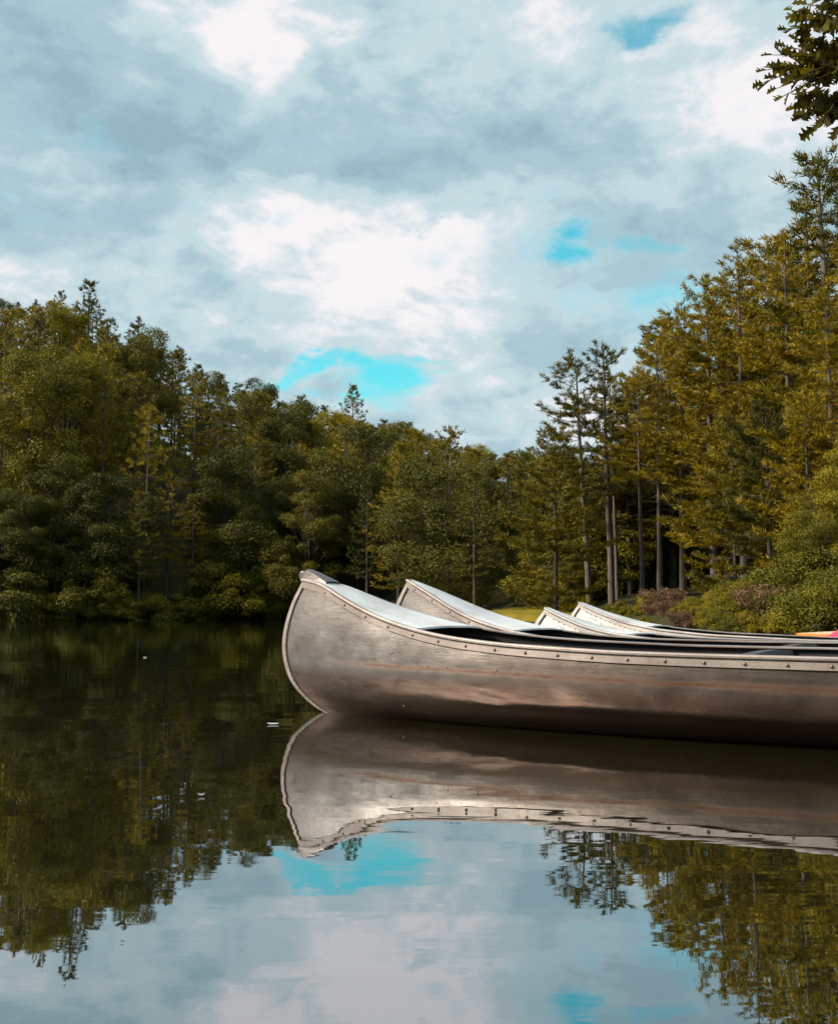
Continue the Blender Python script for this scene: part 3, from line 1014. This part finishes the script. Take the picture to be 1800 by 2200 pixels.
SHEER4 = [(.10, .456), (.25, .392), (.46, .327), (.68, .289), (.98, .262), (1.56, .238), (2.6, .234)]


def smooth_curve(pts, n=200):
    p = np.array(pts, float)
    d = np.concatenate([[0], np.cumsum(np.hypot(*np.diff(p, axis=0).T))])
    d /= d[-1]
    t = np.linspace(0, 1, n)
    q = np.stack([np.interp(t, d, p[:, 0]), np.interp(t, d, p[:, 1])], 1)
    for _ in range(60):                      # relax the polyline
        q[1:-1] = q[1:-1] * .5 + (q[:-2] + q[2:]) * .25
    d2 = np.concatenate([[0], np.cumsum(np.hypot(*np.diff(q, axis=0).T))])
    return d2 / d2[-1], q


class Hull:
    def __init__(self, sheer, seed, dents=()):
        self.seed, self.dents = seed, dents
        ss = np.linspace(sheer[0][0], HALF, 300)
        zz = interp(ss, sheer)
        for _ in range(40):
            zz[1:-1] = zz[1:-1] * .5 + (zz[:-2] + zz[2:]) * .25
        self.ss, self.zz = ss, zz
        zt = zz[0]
        k = zt / .512
        self.sv, self.sq = smooth_curve([(s, z if z < 0 else z * k) for s, z in STEM])
        km = zz[-1] / .254
        self.mv, self.mq = smooth_curve([(y, z if z < 0 else z * km) for y, z in SEC])
        self.zt, self.zm = zt, zz[-1]

    def sheer(self, s):
        return np.interp(s, self.ss, self.zz)

    def P(self, t, v, dent=True):
        """starboard/port symmetric half surface; t 0 bow .. 1 middle, v 0 keel .. 1 gunwale -> x, half-breadth, z"""
        t, v = np.broadcast_arrays(np.asarray(t, float), np.asarray(v, float))
        s0, z0 = np.interp(v, self.sv, self.sq[:, 0]), np.interp(v, self.sv, self.sq[:, 1])
        ym, zm = np.interp(v, self.mv, self.mq[:, 0]), np.interp(v, self.mv, self.mq[:, 1])
        k = 1.75 + .90 * sstep(v, .0, .6)
        e = .004 + .014 * np.clip((v - .8) / .2, 0, 1) ** 2
        g = 1 - (1 - t) ** k
        x = s0 + (HALF - s0) * t
        y = e * (1 - g) + ym * g
        st = self.ss[0] + (HALF - self.ss[0]) * t
        wgt = (self.sheer(st) - self.zm) / (self.zt - self.zm)
        z = zm + (z0 - zm) * wgt
        if dent:
            amp = np.clip(x / .5, 0, 1) * np.clip((1 - v) / .12, 0, 1) * np.clip(v / .1, 0, 1)
            y = y + amp * (.0022 * wnoise(x * 3.1, z * 9, self.seed) + .0011 * wnoise(x * 11, z * 26, self.seed + 1))
            if len(self.dents) > 5:                       # battered ledge above the turn of the bilge
                zc = .088 + .010 * wnoise(x * 4.5, x * 0 + 2, self.seed + 7)
                q = z - zc
                y = y + .0075 * sstep(x, .80, 1.15) * (.8 + .5 * wnoise(x * 7, x * 0, self.seed + 9)) * np.exp(-(q / np.where(q > 0, .026, .011)) ** 2)
            for sx, sz, rx, rz, dp, an in self.dents:
                u, q = x - sx, z - sz
                a, b = u * math.cos(an) + q * math.sin(an), -u * math.sin(an) + q * math.cos(an)
                y = y + .6 * dp * np.exp(-(a / rx) ** 2 - (b / rz) ** 2) * np.clip(v / .15, 0, 1) * np.clip((1 - v) / .15, 0, 1)
        return x, y, z

    def edge(self, s):
        t = (np.asarray(s, float) - self.ss[0]) / (HALF - self.ss[0])
        return self.P(np.clip(t, 0, 1), 1.0, False)

    def at(self, s, z):
        """half-breadth of the skin at station s and height z"""
        best = None
        if not hasattr(self, 'cache'):
            self.cache = self.P(np.linspace(0, 1, 420)[:, None] ** 1.3, np.linspace(.02, 1, 180)[None])
        x, y, zz = self.cache
        i = np.unravel_index(np.argmin((x - s) ** 2 + (zz - z) ** 2), x.shape)
        return float(y[i])


def grid_faces(n, m, flip=False):
    i, j = np.arange(n - 1)[:, None] * m, np.arange(m - 1)[None]
    a = [i + j, i + j + 1, i + m + j + 1, i + m + j]
    return np.stack(a[::-1] if flip else a, -1).reshape(-1, 4)


def dome_mesh(name, r, mat, flat=.7):
    bm = bmesh.new()
    bmesh.ops.create_uvsphere(bm, u_segments=10, v_segments=6, radius=r)
    for v in bm.verts:
        v.co.y *= flat
    for f in bm.faces:
        f.smooth = True
    me = bpy.data.meshes.new(name)
    bm.to_mesh(me)
    bm.free()
    me.materials.append(mat)
    return me


RIVET = dome_mesh('rivet', .0053, M['rivet'])
RIVET_S = dome_mesh('rivet_small', .0034, M['rivet'])


def joined_rivets(name, pts, mesh, parent):
    n = len(mesh.vertices)
    v = np.empty(n * 3, np.float32)
    mesh.vertices.foreach_get('co', v)
    v = v.reshape(-1, 3)
    V = np.concatenate([v + np.array(p) for p in pts])
    quads, tris = [], []
    for p in mesh.polygons:
        (quads if len(p.vertices) == 4 else tris).append(list(p.vertices))
    Q = np.concatenate([np.array(quads) + n * i for i in range(len(pts))])
    T = np.concatenate([np.array(tris) + n * i for i in range(len(pts))])
    o = obj(name, np_mesh(name, V, [Q, T], M['rivet'], True), parent)
    o['kind'] = 'stuff'
    return o


def sweep(name, path, out, prof, mat, parent):
    """profile (outward, up) swept along path; out = outward unit vectors"""
    path, out = np.asarray(path, float), np.asarray(out, float)
    pr = np.asarray(prof, float)
    V = path[:, None] + out[:, None] * pr[None, :, 0:1] + np.array([0, 0, 1.])[None, None] * pr[None, :, 1:2]
    n, m = V.shape[:2]
    i, j = np.arange(n - 1)[:, None] * m, np.arange(m)[None]
    j2 = (j + 1) % m
    Q = np.stack([i + j, i + j2, i + m + j2, i + m + j], -1).reshape(-1, 4)
    c0, c1 = np.arange(m)[None, ::-1], (np.arange(m) + (n - 1) * m)[None]
    return obj(name, np_mesh(name, V.reshape(-1, 3), [Q, c0, c1], mat, False), parent)


def make_canoe(T, heading, sheer, seed, label, pale=False, dents=(), cap=False, rivet_objects=True, deck_end=.74, pill=False):
    H = Hull(sheer, seed, dents)
    root = empty('canoe', (T[0], T[1], 0), -R(heading), label, 'canoe', 'moored aluminium canoes')
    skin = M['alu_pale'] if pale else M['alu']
    # skin, both sides, bow and stern
    nt, nv = 190, 84
    tt = np.concatenate([np.linspace(0, .1, 31)[:-1] ** 1.0, np.linspace(.1, 1, nt - 30)])
    vv = np.linspace(0, 1, nv)
    x, y, z = H.P(tt[:, None], vv[None])
    parts_v, parts_f, n0 = [], [], 0
    for end in (0, 1):
        for side in (-1, 1):
            X = x if not end else 2 * HALF - x
            V = np.stack([X, side * y, z], -1).reshape(-1, 3)
            parts_v.append(V)
            parts_f.append(grid_faces(len(tt), nv, flip=(side > 0) ^ bool(end)) + n0)
            n0 += len(V)
    # stem seams
    V = np.concatenate(parts_v)
    m = len(tt) * nv
    for e in (0, 1):
        a, b = np.arange(nv) + 2 * e * m, np.arange(nv) + (2 * e + 1) * m
        q = np.stack([a[:-1], b[:-1], b[1:], a[1:]], -1)
        parts_f.append(q if e else q[:, ::-1])
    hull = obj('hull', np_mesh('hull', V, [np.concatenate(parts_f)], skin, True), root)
    # weld the halves so that the shading runs through
    bm = bmesh.new()
    bm.from_mesh(hull.data)
    bmesh.ops.remove_doubles(bm, verts=bm.verts, dist=1e-4)
    bmesh.ops.recalc_face_normals(bm, faces=bm.faces)
    bm.to_mesh(hull.data)
    bm.free()
    sol = hull.modifiers.new('thickness', 'SOLIDIFY')
    sol.thickness = .0016
    sol.offset = -1
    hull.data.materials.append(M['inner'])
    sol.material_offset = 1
    # gunwales
    s = np.concatenate([np.linspace(H.ss[0] + .004, .9, 60)[:-1], np.linspace(.9, HALF, 40)])
    ex, ey, ez = H.edge(s)
    prof = [(.0100, .006), (.0125, .0025), (.0115, -.0030), (.0070, -.0060), (.0070, -.030), (.0012, -.030), (.0012, .0005), (-.016, .0005), (-.016, .0045), (.004, .008)]
    for side in (-1, 1):
        path = np.stack([np.concatenate([ex, (2 * HALF - ex)[::-1][1:]]), side * np.concatenate([ey, ey[::-1][1:]]), np.concatenate([ez, ez[::-1][1:]])], 1)
        tg = unit(np.gradient(path, axis=0) * np.array([1, 1, 0]))
        out = np.stack([tg[:, 1], -tg[:, 0], np.zeros(len(tg))], 1) * (1 if side < 0 else -1)
        g = sweep('gunwale', path, out, prof, M['alu_trim'] if not pale else M['alu_pale'], root)
        k0 = 3 if not cap else 14
        for nm, pf in (('lower_seam', [(.0035, -.0298), (.0035, -.0338), (-.0006, -.0338), (-.0006, -.0298)]), ('lip_seam', [(.0086, -.0052), (.0086, -.0078), (.0066, -.0078), (.0066, -.0052)])):
            sweep(nm, path[k0:-k0], out[k0:-k0], pf, M['grime'], g)
        # rivets along the gunwale face
        sp = .117 if not pale else .035
        rs = np.arange(.262 if cap else .17, HALF * 2 - .2, sp)
        xs = path[:, 0]
        P = np.stack([np.interp(rs, xs, path[:, i]) for i in range(3)], 1)
        O = unit(np.stack([np.interp(rs, xs, out[:, i]) for i in range(3)], 1))
        C = P + O * .0076 + np.array([0, 0, -.0185])
        if pale:
            C[:, 2] -= .012
        near = C[(C[:, 0] < 2.75)]
        far = C[(C[:, 0] >= 2.75)]
        if side < 0 and rivet_objects:
            for c in near:
                r = obj('rivet', RIVET, g)
                r.location = c
                r.rotation_euler = (0, 0, math.atan2(O[0, 1], O[0, 0]) + R(90))
            joined_rivets('stern_rivets', far, RIVET, g)
        else:
            joined_rivets('rivet_row', C if side < 0 else C[::3], RIVET_S if pale else RIVET, g)
    # band wrapped round each stem
    vs_ = np.linspace(.16, .985, 90)
    band_w = .030
    for e in (0, 1):
        cols = []
        s0 = np.interp(vs_, H.sv, H.sq[:, 0])
        t1 = band_w / (HALF - s0)
        for side, tf in ((-1, 1.0), (-1, .999), (-1, .5), (-1, .12), (0, 0), (1, .12), (1, .5), (1, .999), (1, 1.0)):
            X, Y, Z = H.P(t1 * tf, vs_, False)
            o = .0030 + .0012 * wnoise(vs_ * 60, vs_ * 0, seed)
            Y = (Y + (o if tf < 1 else -.001)) * side
            X = X - (.005 if side == 0 else .0022)
            if e:
                X = 2 * HALF - X
            cols.append(np.stack([X, Y, Z], -1))
        V = np.stack(cols, 1)
        b = obj('stem_band', np_mesh('stem_band', V.reshape(-1, 3), [grid_faces(len(vs_), 9, flip=not e)], M['alu_trim'] if not pale else M['alu_pale'], True), root)
        for side in (-1, 1):
            rows = []
            for tf, o in ((.93, .0036), (1.09, .0012)):
                X, Y, Z = H.P(t1 * tf, vs_, False)
                X = X if not e else 2 * HALF - X
                rows.append(np.stack([X, side * (Y + o), Z], -1))
            V2 = np.stack(rows, 1)
            obj('edge_seam', np_mesh('edge_seam', V2.reshape(-1, 3), [grid_faces(len(vs_), 2)], M['grime'], True), b)
        pts = []
        vr = np.linspace(.2, .97, 34 if not pale else 26)
        s0r = np.interp(vr, H.sv, H.sq[:, 0])
        for side in (-1, 1):
            X, Y, Z = H.P(band_w * .78 / (HALF - s0r), vr, False)
            for a, bb, c in zip(X, Y, Z):
                pts.append((a if not e else 2 * HALF - a, side * (bb + .0035), c))
        joined_rivets('stem_rivets', pts, RIVET_S, b)
    # deck plates at bow and stern with a turned-up rear lip
    for e in (0, 1):
        sd = np.linspace(H.ss[0] + .01, deck_end, 40)
        dx, dy, dz = H.edge(sd)
        u = np.linspace(-1, 1, 17)
        X = np.repeat(dx[:, None], 17, 1)
        Y = (dy[:, None] - .003) * u[None]
        Z = dz[:, None] + .0075 + .022 * dy[:, None] * (1 - u[None] ** 2) + .0012 * wnoise(X * 14, Y * 18, seed + 4)
        last = (X[-1:], Y[-1:], Z[-1:])
        X = np.concatenate([X, X[-1:] + .004, X[-1:] + .010, X[-1:] + .012])
        Y = np.concatenate([Y, Y[-1:], Y[-1:], Y[-1:]])
        Z = np.concatenate([Z, Z[-1:] + .0015, Z[-1:] + .001, Z[-1:] - .006])
        if e:
            X = 2 * HALF - X
        V = np.stack([X, Y, Z], -1)
        obj('deck_plate', np_mesh('deck_plate', V.reshape(-1, 3), [grid_faces(X.shape[0], 17, flip=not e)], M['alu_deck'], True), root)
    # thwarts
    for s_ in (1.87, 2 * HALF - 1.87, HALF):
        sq = s_ if s_ <= HALF else 2 * HALF - s_
        ex1, ey1, ez1 = [float(q) for q in H.edge(sq)]
        u = np.linspace(-1, 1, 21)
        yy = u * (ey1 - .004)
        drop = -.006 + .012 * (1 - u ** 2)
        prof2 = [(-.020, .0), (.020, .0), (.022, -.045), (.018, -.045), (.016, -.005), (-.016, -.005), (-.018, -.045), (-.022, -.045)]
        path = np.stack([np.full(21, s_), yy, ez1 + drop], 1)
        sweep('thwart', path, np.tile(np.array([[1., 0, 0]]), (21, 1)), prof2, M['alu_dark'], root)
    # floor panel, above the waterline
    sf = np.linspace(.55, HALF, 30)
    fy = np.array([max(.02, H.at(a, .035) - .006) for a in sf])
    fx = np.concatenate([sf, (2 * HALF - sf)[::-1][1:]])
    fy = np.concatenate([fy, fy[::-1][1:]])
    V = np.concatenate([np.stack([fx, -fy, np.full(len(fx), .03)], 1), np.stack([fx, fy, np.full(len(fx), .03)], 1)])
    n = len(fx)
    q = np.stack([np.arange(n - 1), np.arange(1, n), np.arange(1, n) + n, np.arange(n - 1) + n], -1)
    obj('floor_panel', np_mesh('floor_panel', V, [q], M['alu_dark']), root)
    if pill:
        # pressed oval plate near the bow
        a = np.linspace(0, 2 * np.pi, 40, endpoint=False)
        for scale, up, nm in ((1.0, .0028, 'embossed_plate'),):
            rings = []
            for k, (sc, oo) in enumerate(((1.0, -.001), (1.0, .0015), (.86, .0035), (.74, .0015), (.0, .0012))):
                cx_, cz_ = .045 * np.clip(np.cos(a) * 1.5, -1, 1), .013 * np.sin(a)
                px_ = .235 + sc * (cx_ - np.sign(np.cos(a)) * 0)
                pz_ = H.sheer(.235) - .062 + sc * cz_ - (px_ - .235) * .42
                yy = np.array([H.at(p, q_) for p, q_ in zip(px_, pz_)]) if k in (0,) else base_y * sc + base_m * (1 - sc)
                if k == 0:
                    base_y, base_m = yy, yy.mean()
                rings.append(np.stack([px_, -(yy + oo), pz_], 1))
            V = np.concatenate(rings)
            F = []
            for k in range(4):
                i0 = np.arange(40) + 40 * k
                i1 = (np.arange(40) + 1) % 40 + 40 * k
                F.append(np.stack([i0, i1, i1 + 40, i0 + 40], -1))
            obj(nm, np_mesh(nm, V, [np.concatenate(F)], M['alu_pale'], True), root)
    if cap:
        bow_cap(root, H)
        for sx, sz in ((.63, .242), (.80, .203), (.885, .201), (1.01, .197), (1.085, .196), (.655, .055)):
            r = obj('rivet', RIVET_S, root)
            r.location = (sx, -H.at(sx, sz) - .0005, sz)
            r.rotation_euler = (0, 0, R(-18))
    return root, H


def bow_cap(root, H):
    bm = bmesh.new()
    secs = [(.094, .010, .014, .541, .512), (.104, .014, .018, .549, .506), (.128, .017, .024, .558, .497), (.160, .025, .034, .546, .489), (.20, .037, .050, .526, .476), (.236, .047, .064, .508, .462)]
    rings = []
    for x, ht, hb, zt, zb in secs:
        pts = [(-hb, zb), (-hb * .98, zb + (zt - zb) * .35), (-ht - .004, zt - .004), (-ht + .003, zt), (0, zt + .002), (ht - .003, zt), (ht + .004, zt - .004), (hb * .98, zb + (zt - zb) * .35), (hb, zb)]
        rings.append([bm.verts.new((x, y, z)) for y, z in pts])
    # inner return at the back gives the casting its thickness
    x, ht, hb, zt, zb = secs[-1]
    rings.append([bm.verts.new((x - .001, v.co.y * .93, v.co.z - .004)) for v in rings[-1]])
    rings.append([bm.verts.new((x - .05, v.co.y * .80, v.co.z + .004)) for v in rings[-1]])
    for a, b in zip(rings[:-1], rings[1:]):
        for i in range(len(a) - 1):
            bm.faces.new((a[i], a[i + 1], b[i + 1], b[i]))
    bm.faces.new(rings[0][::-1])
    me = bpy.data.meshes.new('bow_cap')
    bmesh.ops.recalc_face_normals(bm, faces=bm.faces)
    bm.to_mesh(me)
    bm.free()
    me.materials.append(M['cap'])
    c = obj('bow_cap', me, root)
    # eye for the painter line
    a = np.linspace(0, 2 * np.pi, 28, endpoint=False)
    V = []
    for r, y in ((.0062, -.009), (.0165, -.0085), (.0175, -.006), (.0175, .006), (.0165, .0085), (.0062, .009)):
        V.append(np.stack([.098 + r * np.cos(a), np.full(28, y), .5335 + r * np.sin(a) * 1.1], 1))
    F = []
    for k in range(6):
        i0, i1 = np.arange(28) + 28 * k, (np.arange(28) + 1) % 28 + 28 * k
        j = 28 * ((k + 1) % 6) - 28 * k
        F.append(np.stack([i0, i1, i1 + j, i0 + j], -1))
    obj('tow_eye', np_mesh('tow_eye', np.concatenate(V), [np.concatenate(F)], M['cap'], True), c)
    for x, y, z in ((.115, -.0225, .513), (.21, -.0565, .487)):
        r = obj('rivet', RIVET_S, c)
        r.location = (x, y, z)
        r.rotation_euler = (0, 0, R(-20))


DENTS1 = [(1.08, .098, .10, .018, -.010, -.16), (1.00, .118, .05, .03, .005, .6), (1.30, .105, .045, .05, -.006, .9), (1.42, .125, .10, .03, .005, -.3), (1.72, .15, .09, .06, -.008, .7), (1.60, .11, .03, .06, -.004, 1.2),
          (2.02, .088, .22, .02, -.004, -.05), (.62, .12, .06, .03, -.003, .8), (.45, .10, .10, .02, -.003, .2), (2.1, .17, .12, .06, -.006, .9), (.33, .26, .06, .06, -.003, .2), (.88, .14, .05, .02, -.004, -.5)]
make_canoe((-.5454, 4.4267), 28, SHEER1, 3, 'nearest dented aluminium canoe with a cast cap on its bow', dents=DENTS1, cap=True)
make_canoe((-.1395, 5.3059), 29, SHEER2, 8, 'second aluminium canoe, riveted gunwale, bare bow without cap', dents=[(.5, .2, .1, .05, -.004, .3)], deck_end=.76)
make_canoe((.597, 6.031), 28, SHEER3, 14, 'low pale canoe between the second and farthest canoes, oval plate on bow', pale=True, rivet_objects=False, deck_end=.62, pill=True)
make_canoe((.935, 7.091), 28, SHEER4, 21, 'farthest pale canoe, oval plate on its bow, nearest the bank', pale=True, rivet_objects=False, deck_end=.60, pill=True)


# ------------------------------------------------------------------ kayaks behind the canoes
def make_kayak(bow, heading, L, beam, ztip, zmid, mat, deckmat, label, blunt, hump):
    root = empty('kayak', (bow[0], bow[1], 0), -R(heading), label, 'kayak')
    n, m = 60, 13
    t = np.linspace(0, 1, n)
    sh = (1 - np.abs(2 * t - 1) ** 2.2) ** .62 * (1 - blunt) + blunt * (1 - np.abs(2 * t - 1) ** 9) ** .5
    hb = .5 * beam * sh + .004
    zt = zmid + (ztip - zmid) * np.abs(2 * t - 1) ** 2.4
    th = np.linspace(0, np.pi, m)
    V = np.stack([np.repeat(t[:, None] * L, m, 1), -np.cos(th)[None] * hb[:, None], zt[:, None] - (zt[:, None] + .06) * np.sin(th)[None] ** .7 * np.clip(sh * 1.4 + .25, 0, 1)[:, None]], -1)
    h = obj('hull', np_mesh('kayak_hull', V.reshape(-1, 3), [grid_faces(n, m, True), np.arange(m)[None]], mat, True), root)
    u = np.linspace(-1, 1, m)
    crown = .3 * hump * (1 - u ** 2)[None] * hb[:, None] / (.5 * beam) + (hump * np.sin(np.clip((t - .01) / .14, 0, 1) * np.pi * .5) * (1 - .4 * t))[:, None] * (1 - u ** 2)[None]
    inside = sstep(t, .36, .40) * (1 - sstep(t, .60, .64))
    pit = -.16 * inside[:, None] * (np.abs(u) < .8)[None]
    V = np.stack([np.repeat(t[:, None] * L, m, 1), u[None] * hb[:, None], zt[:, None] + crown + pit], -1)
    obj('deck', np_mesh('kayak_deck', V.reshape(-1, 3), [grid_faces(n, m)], deckmat, True), root)
    a = np.linspace(0, 2 * np.pi, 40)
    path = np.stack([L * .5 + .13 * L * np.cos(a), .40 * beam * np.sin(a), np.full(40, zmid + .085)], 1)
    V, Q = tube(path, np.full(40, .012), 6)
    obj('cockpit_rim', np_mesh('cockpit_rim', V, [Q], M['black'], True), root)
    path = np.stack([np.linspace(.10, .16, 7), np.zeros(7), ztip + .03 + .03 * np.sin(np.linspace(0, np.pi, 7))], 1)
    V, Q = tube(path, np.full(7, .007), 6)
    obj('carry_handle', np_mesh('carry_handle', V, [Q], M['black'], True), root)
    return root


make_kayak((2.68, 7.86), 28, 3.0, .66, .250, .240, M['orange'], M['cream'], 'orange kayak with cream deck behind the farthest canoe', .45, .02)
make_kayak((2.57, 7.13), 28, 2.9, .60, .215, .21, M['pink'], M['pink'], 'pink-red kayak with rounded bow between orange kayak and farthest canoe', .1, .15)


# ------------------------------------------------------------------ oak with a branch hanging into the picture, top right
def oak_leaf_mesh(seed):
    r = random.Random(seed)
    L = .095
    half = [(0, .0), (.06, .006), (.16, .016), (.24, .034), (.30, .036), (.34, .018), (.44, .020), (.52, .046), (.60, .046), (.63, .022), (.72, .020), (.79, .034), (.86, .030), (.90, .014), (1.0, .0)]
    top = [(x * L, y * r.uniform(.85, 1.15)) for x, y in half]
    bot = [(x * L, -y * r.uniform(.85, 1.15)) for x, y in half[1:-1]]
    bm = bmesh.new()
    spine = {}
    curl = r.uniform(.05, .25)
    def z(x, y):
        return abs(y) * .35 - curl * x * x * 6
    up = [bm.verts.new((x, y, z(x, y))) for x, y in top]
    mid = [up[0]] + [bm.verts.new((x, 0, z(x, 0) - .002)) for x, y in top[1:-1]] + [up[-1]]
    dn = [up[0]] + [bm.verts.new((x, y, z(x, y))) for x, y in bot] + [up[-1]]
    for rowa, rowb in ((mid, up), (dn, mid)):
        for i in range(len(top) - 1):
            vs2 = []
            for v in (rowa[i], rowa[i + 1], rowb[i + 1], rowb[i]):
                if v not in vs2:
                    vs2.append(v)
            if len(vs2) >= 3:
                bm.faces.new(vs2)
    me = bpy.data.meshes.new('oak_leaf')
    bm.to_mesh(me)
    bm.free()
    a = me.attributes.new('tint', 'FLOAT', 'FACE')
    a.data.foreach_set('value', [r.uniform(.1, .9)] * len(me.polygons))
    me.materials.append(M['oak_leaf'])
    return me


def build_oak():
    rng = random.Random(12)
    tx, ty = 7.7, 7.4
    gz = float(ground_z(np.array(tx), np.array(ty)))
    root = empty('oak_tree', (tx, ty, gz - .1), 0, 'oak whose lobed-leaf branch hangs into the top right corner', 'tree')
    base = Vector((tx, ty, gz - .1))
    wood = Wood()
    zs = np.linspace(0, 7.5, 10)
    wood.add(np.stack([.12 * np.sin(zs * .7), .1 * np.cos(zs * .6) - .1, zs], 1), np.linspace(.24, .09, 10), 10)
    obj('trunk', wood.mesh('oak_trunk', M['bark_dark']), root)

    def pt(px, py, D):
        rv = ray(px, py)
        return Vector((0, 0, CAM_H)) + rv * (D / rv.y) - base

    leafm = [oak_leaf_mesh(i) for i in range(5)]
    limb = Wood()
    A = Vector((.05, 0, 3.9))
    boughs = [(pt(1835, 60, 6.2), [(1700, 22), (1712, 42), (1690, 62), (1735, 10), (1748, 40), (1770, 20), (1795, 45), (1760, 62), (1790, 5), (1725, -30), (1780, -40)]),
              (pt(1825, 150, 6.0), [(1638, 178), (1648, 150), (1660, 118), (1668, 190), (1688, 100), (1690, 140), (1700, 170), (1682, 206), (1718, 118), (1728, 150), (1735, 190), (1748, 105), (1757, 140), (1765, 175), (1790, 95), (1775, 120), (1795, 150), (1712, 88), (1740, 82)]),
              (pt(1830, 235, 5.9), [(1706, 232), (1722, 250), (1735, 222), (1750, 240), (1765, 210), (1748, 275), (1762, 262), (1785, 250), (1790, 215), (1800, 270), (1728, 205), (1772, 232)]),
              (pt(1950, 120, 6.3), [(1840, 40), (1850, 120), (1870, 180), (1860, 240), (1890, 70), (1930, 150), (1920, 40), (1940, 220)])]
    count = 0
    spare = []
    branch_objs = []
    for bi, (bend, tips) in enumerate(boughs):
        w = Wood()
        j = A + (bend - A) * .5 + Vector((0, 0, .45))
        path = [A, A + (j - A) * .6 + Vector((0, 0, .15)), j, j + (bend - j) * .5 + Vector((0, 0, .1)), bend]
        w.add(np.array([tuple(p) for p in path]), [.055, .042, .028, .018, .012], 6)
        tw = []
        for px, py in tips:
            D = 6.0 + rng.uniform(-.28, .28)
            tip = pt(px, py, D)
            s = bend + (tip - bend) * rng.uniform(-.1, .12)
            mid = s + (tip - s) * .5 + Vector((rng.uniform(-.03, .03), rng.uniform(-.03, .03), rng.uniform(0, .05)))
            w.add(np.array([tuple(s), tuple(mid), tuple(tip)]), [.008, .005, .0022], 4)
            tw.append((s, mid, tip))
        b = obj('branch', w.mesh('oak_branch', M['bark_dark']), root)
        for s, mid, tip in tw:
            L = (tip - s).length
            n = 9 if bi == 3 else int(5 + 14 * min(L, .55))
            for k in range(n):
                u = 1 - (k / n) ** .9 * min(1.0, .42 / max(L, .05))
                p = s.lerp(mid, u * 2) if u < .5 else mid.lerp(tip, u * 2 - 1)
                d = (tip - s).normalized() * rng.uniform(.3, 1.0) + Vector((rng.uniform(-1, 1), rng.uniform(-1, 1), rng.uniform(-.8, .6))) * .75
                if k == 0:
                    d = (tip - mid).normalized()
                q = d.to_track_quat('X', 'Z').to_matrix().to_4x4() @ Matrix.Rotation(rng.uniform(-1.3, 1.3), 4, 'X')
                sc = rng.uniform(.62, 1.08)
                mtx = Matrix.Translation(p) @ q @ Matrix.Scale(sc, 4)
                if bi < 3 and count < 298:
                    lf = obj('leaf', rng.choice(leafm), b)
                    lf.matrix_basis = mtx
                    count += 1
                else:
                    spare.append((mtx, rng.choice(leafm)))
    bm = bmesh.new()
    for mtx, me in spare:
        n0 = len(bm.verts)
        bm.from_mesh(me)
        bm.verts.ensure_lookup_table()
        bmesh.ops.transform(bm, matrix=mtx, verts=bm.verts[n0:])
    # the crown above and beyond the frame
    me = bpy.data.meshes.new('foliage')
    bm.to_mesh(me)
    bm.free()
    me.materials.append(M['oak_leaf'])
    o = obj('foliage', me, root)
    o['kind'] = 'stuff'
    cr, tr, h = gen_broad(161, 6, 2.6, .25, 44, 260, .12, M['oak_leaf'], M['bark_dark'], .6)
    c = obj('crown', cr, root)
    c['kind'] = 'stuff'
    c.location = (.4, .2, 3.2)


build_oak()


# ------------------------------------------------------------------ feathers floating on the lake
def feather(px, py, ln, rz, label):
    rv = ray(px, py)
    t = -CAM_H / rv.z
    n = 14
    u = np.linspace(0, 1, n)
    wd = ln * .17 * np.sin(np.pi * u ** .8) ** .7 + .0006
    V = []
    for k, sgn in enumerate((-1, -.5, 0, .5, 1)):
        V.append(np.stack([(u - .5) * ln, sgn * wd, .003 + .004 * (u - .5) ** 2 + .002 * (1 - abs(sgn))], 1))
    V = np.stack(V, 1)
    root = empty('feather', (rv.x * t, rv.y * t, 0), rz, label, 'feather')
    obj('vane', np_mesh('vane', V.reshape(-1, 3), [grid_faces(n, 5)], M['feather'], True), root)
    Vq, Q = tube(np.stack([(u * 1.15 - .6) * ln, u * 0, .0055 + .004 * (u - .5) ** 2], 1), np.linspace(.0012, .0004, n), 5)
    obj('quill', np_mesh('quill', Vq, [Q], M['feather'], True), root)


feather(587, 1557, .036, .1, 'small white feather floating just left of the nearest canoe')
feather(433, 1711, .014, .4, 'tiny white feather floating in the middle of the tree reflections')
feather(312, 1413, .028, -.2, 'white feather floating far out near the left shore')
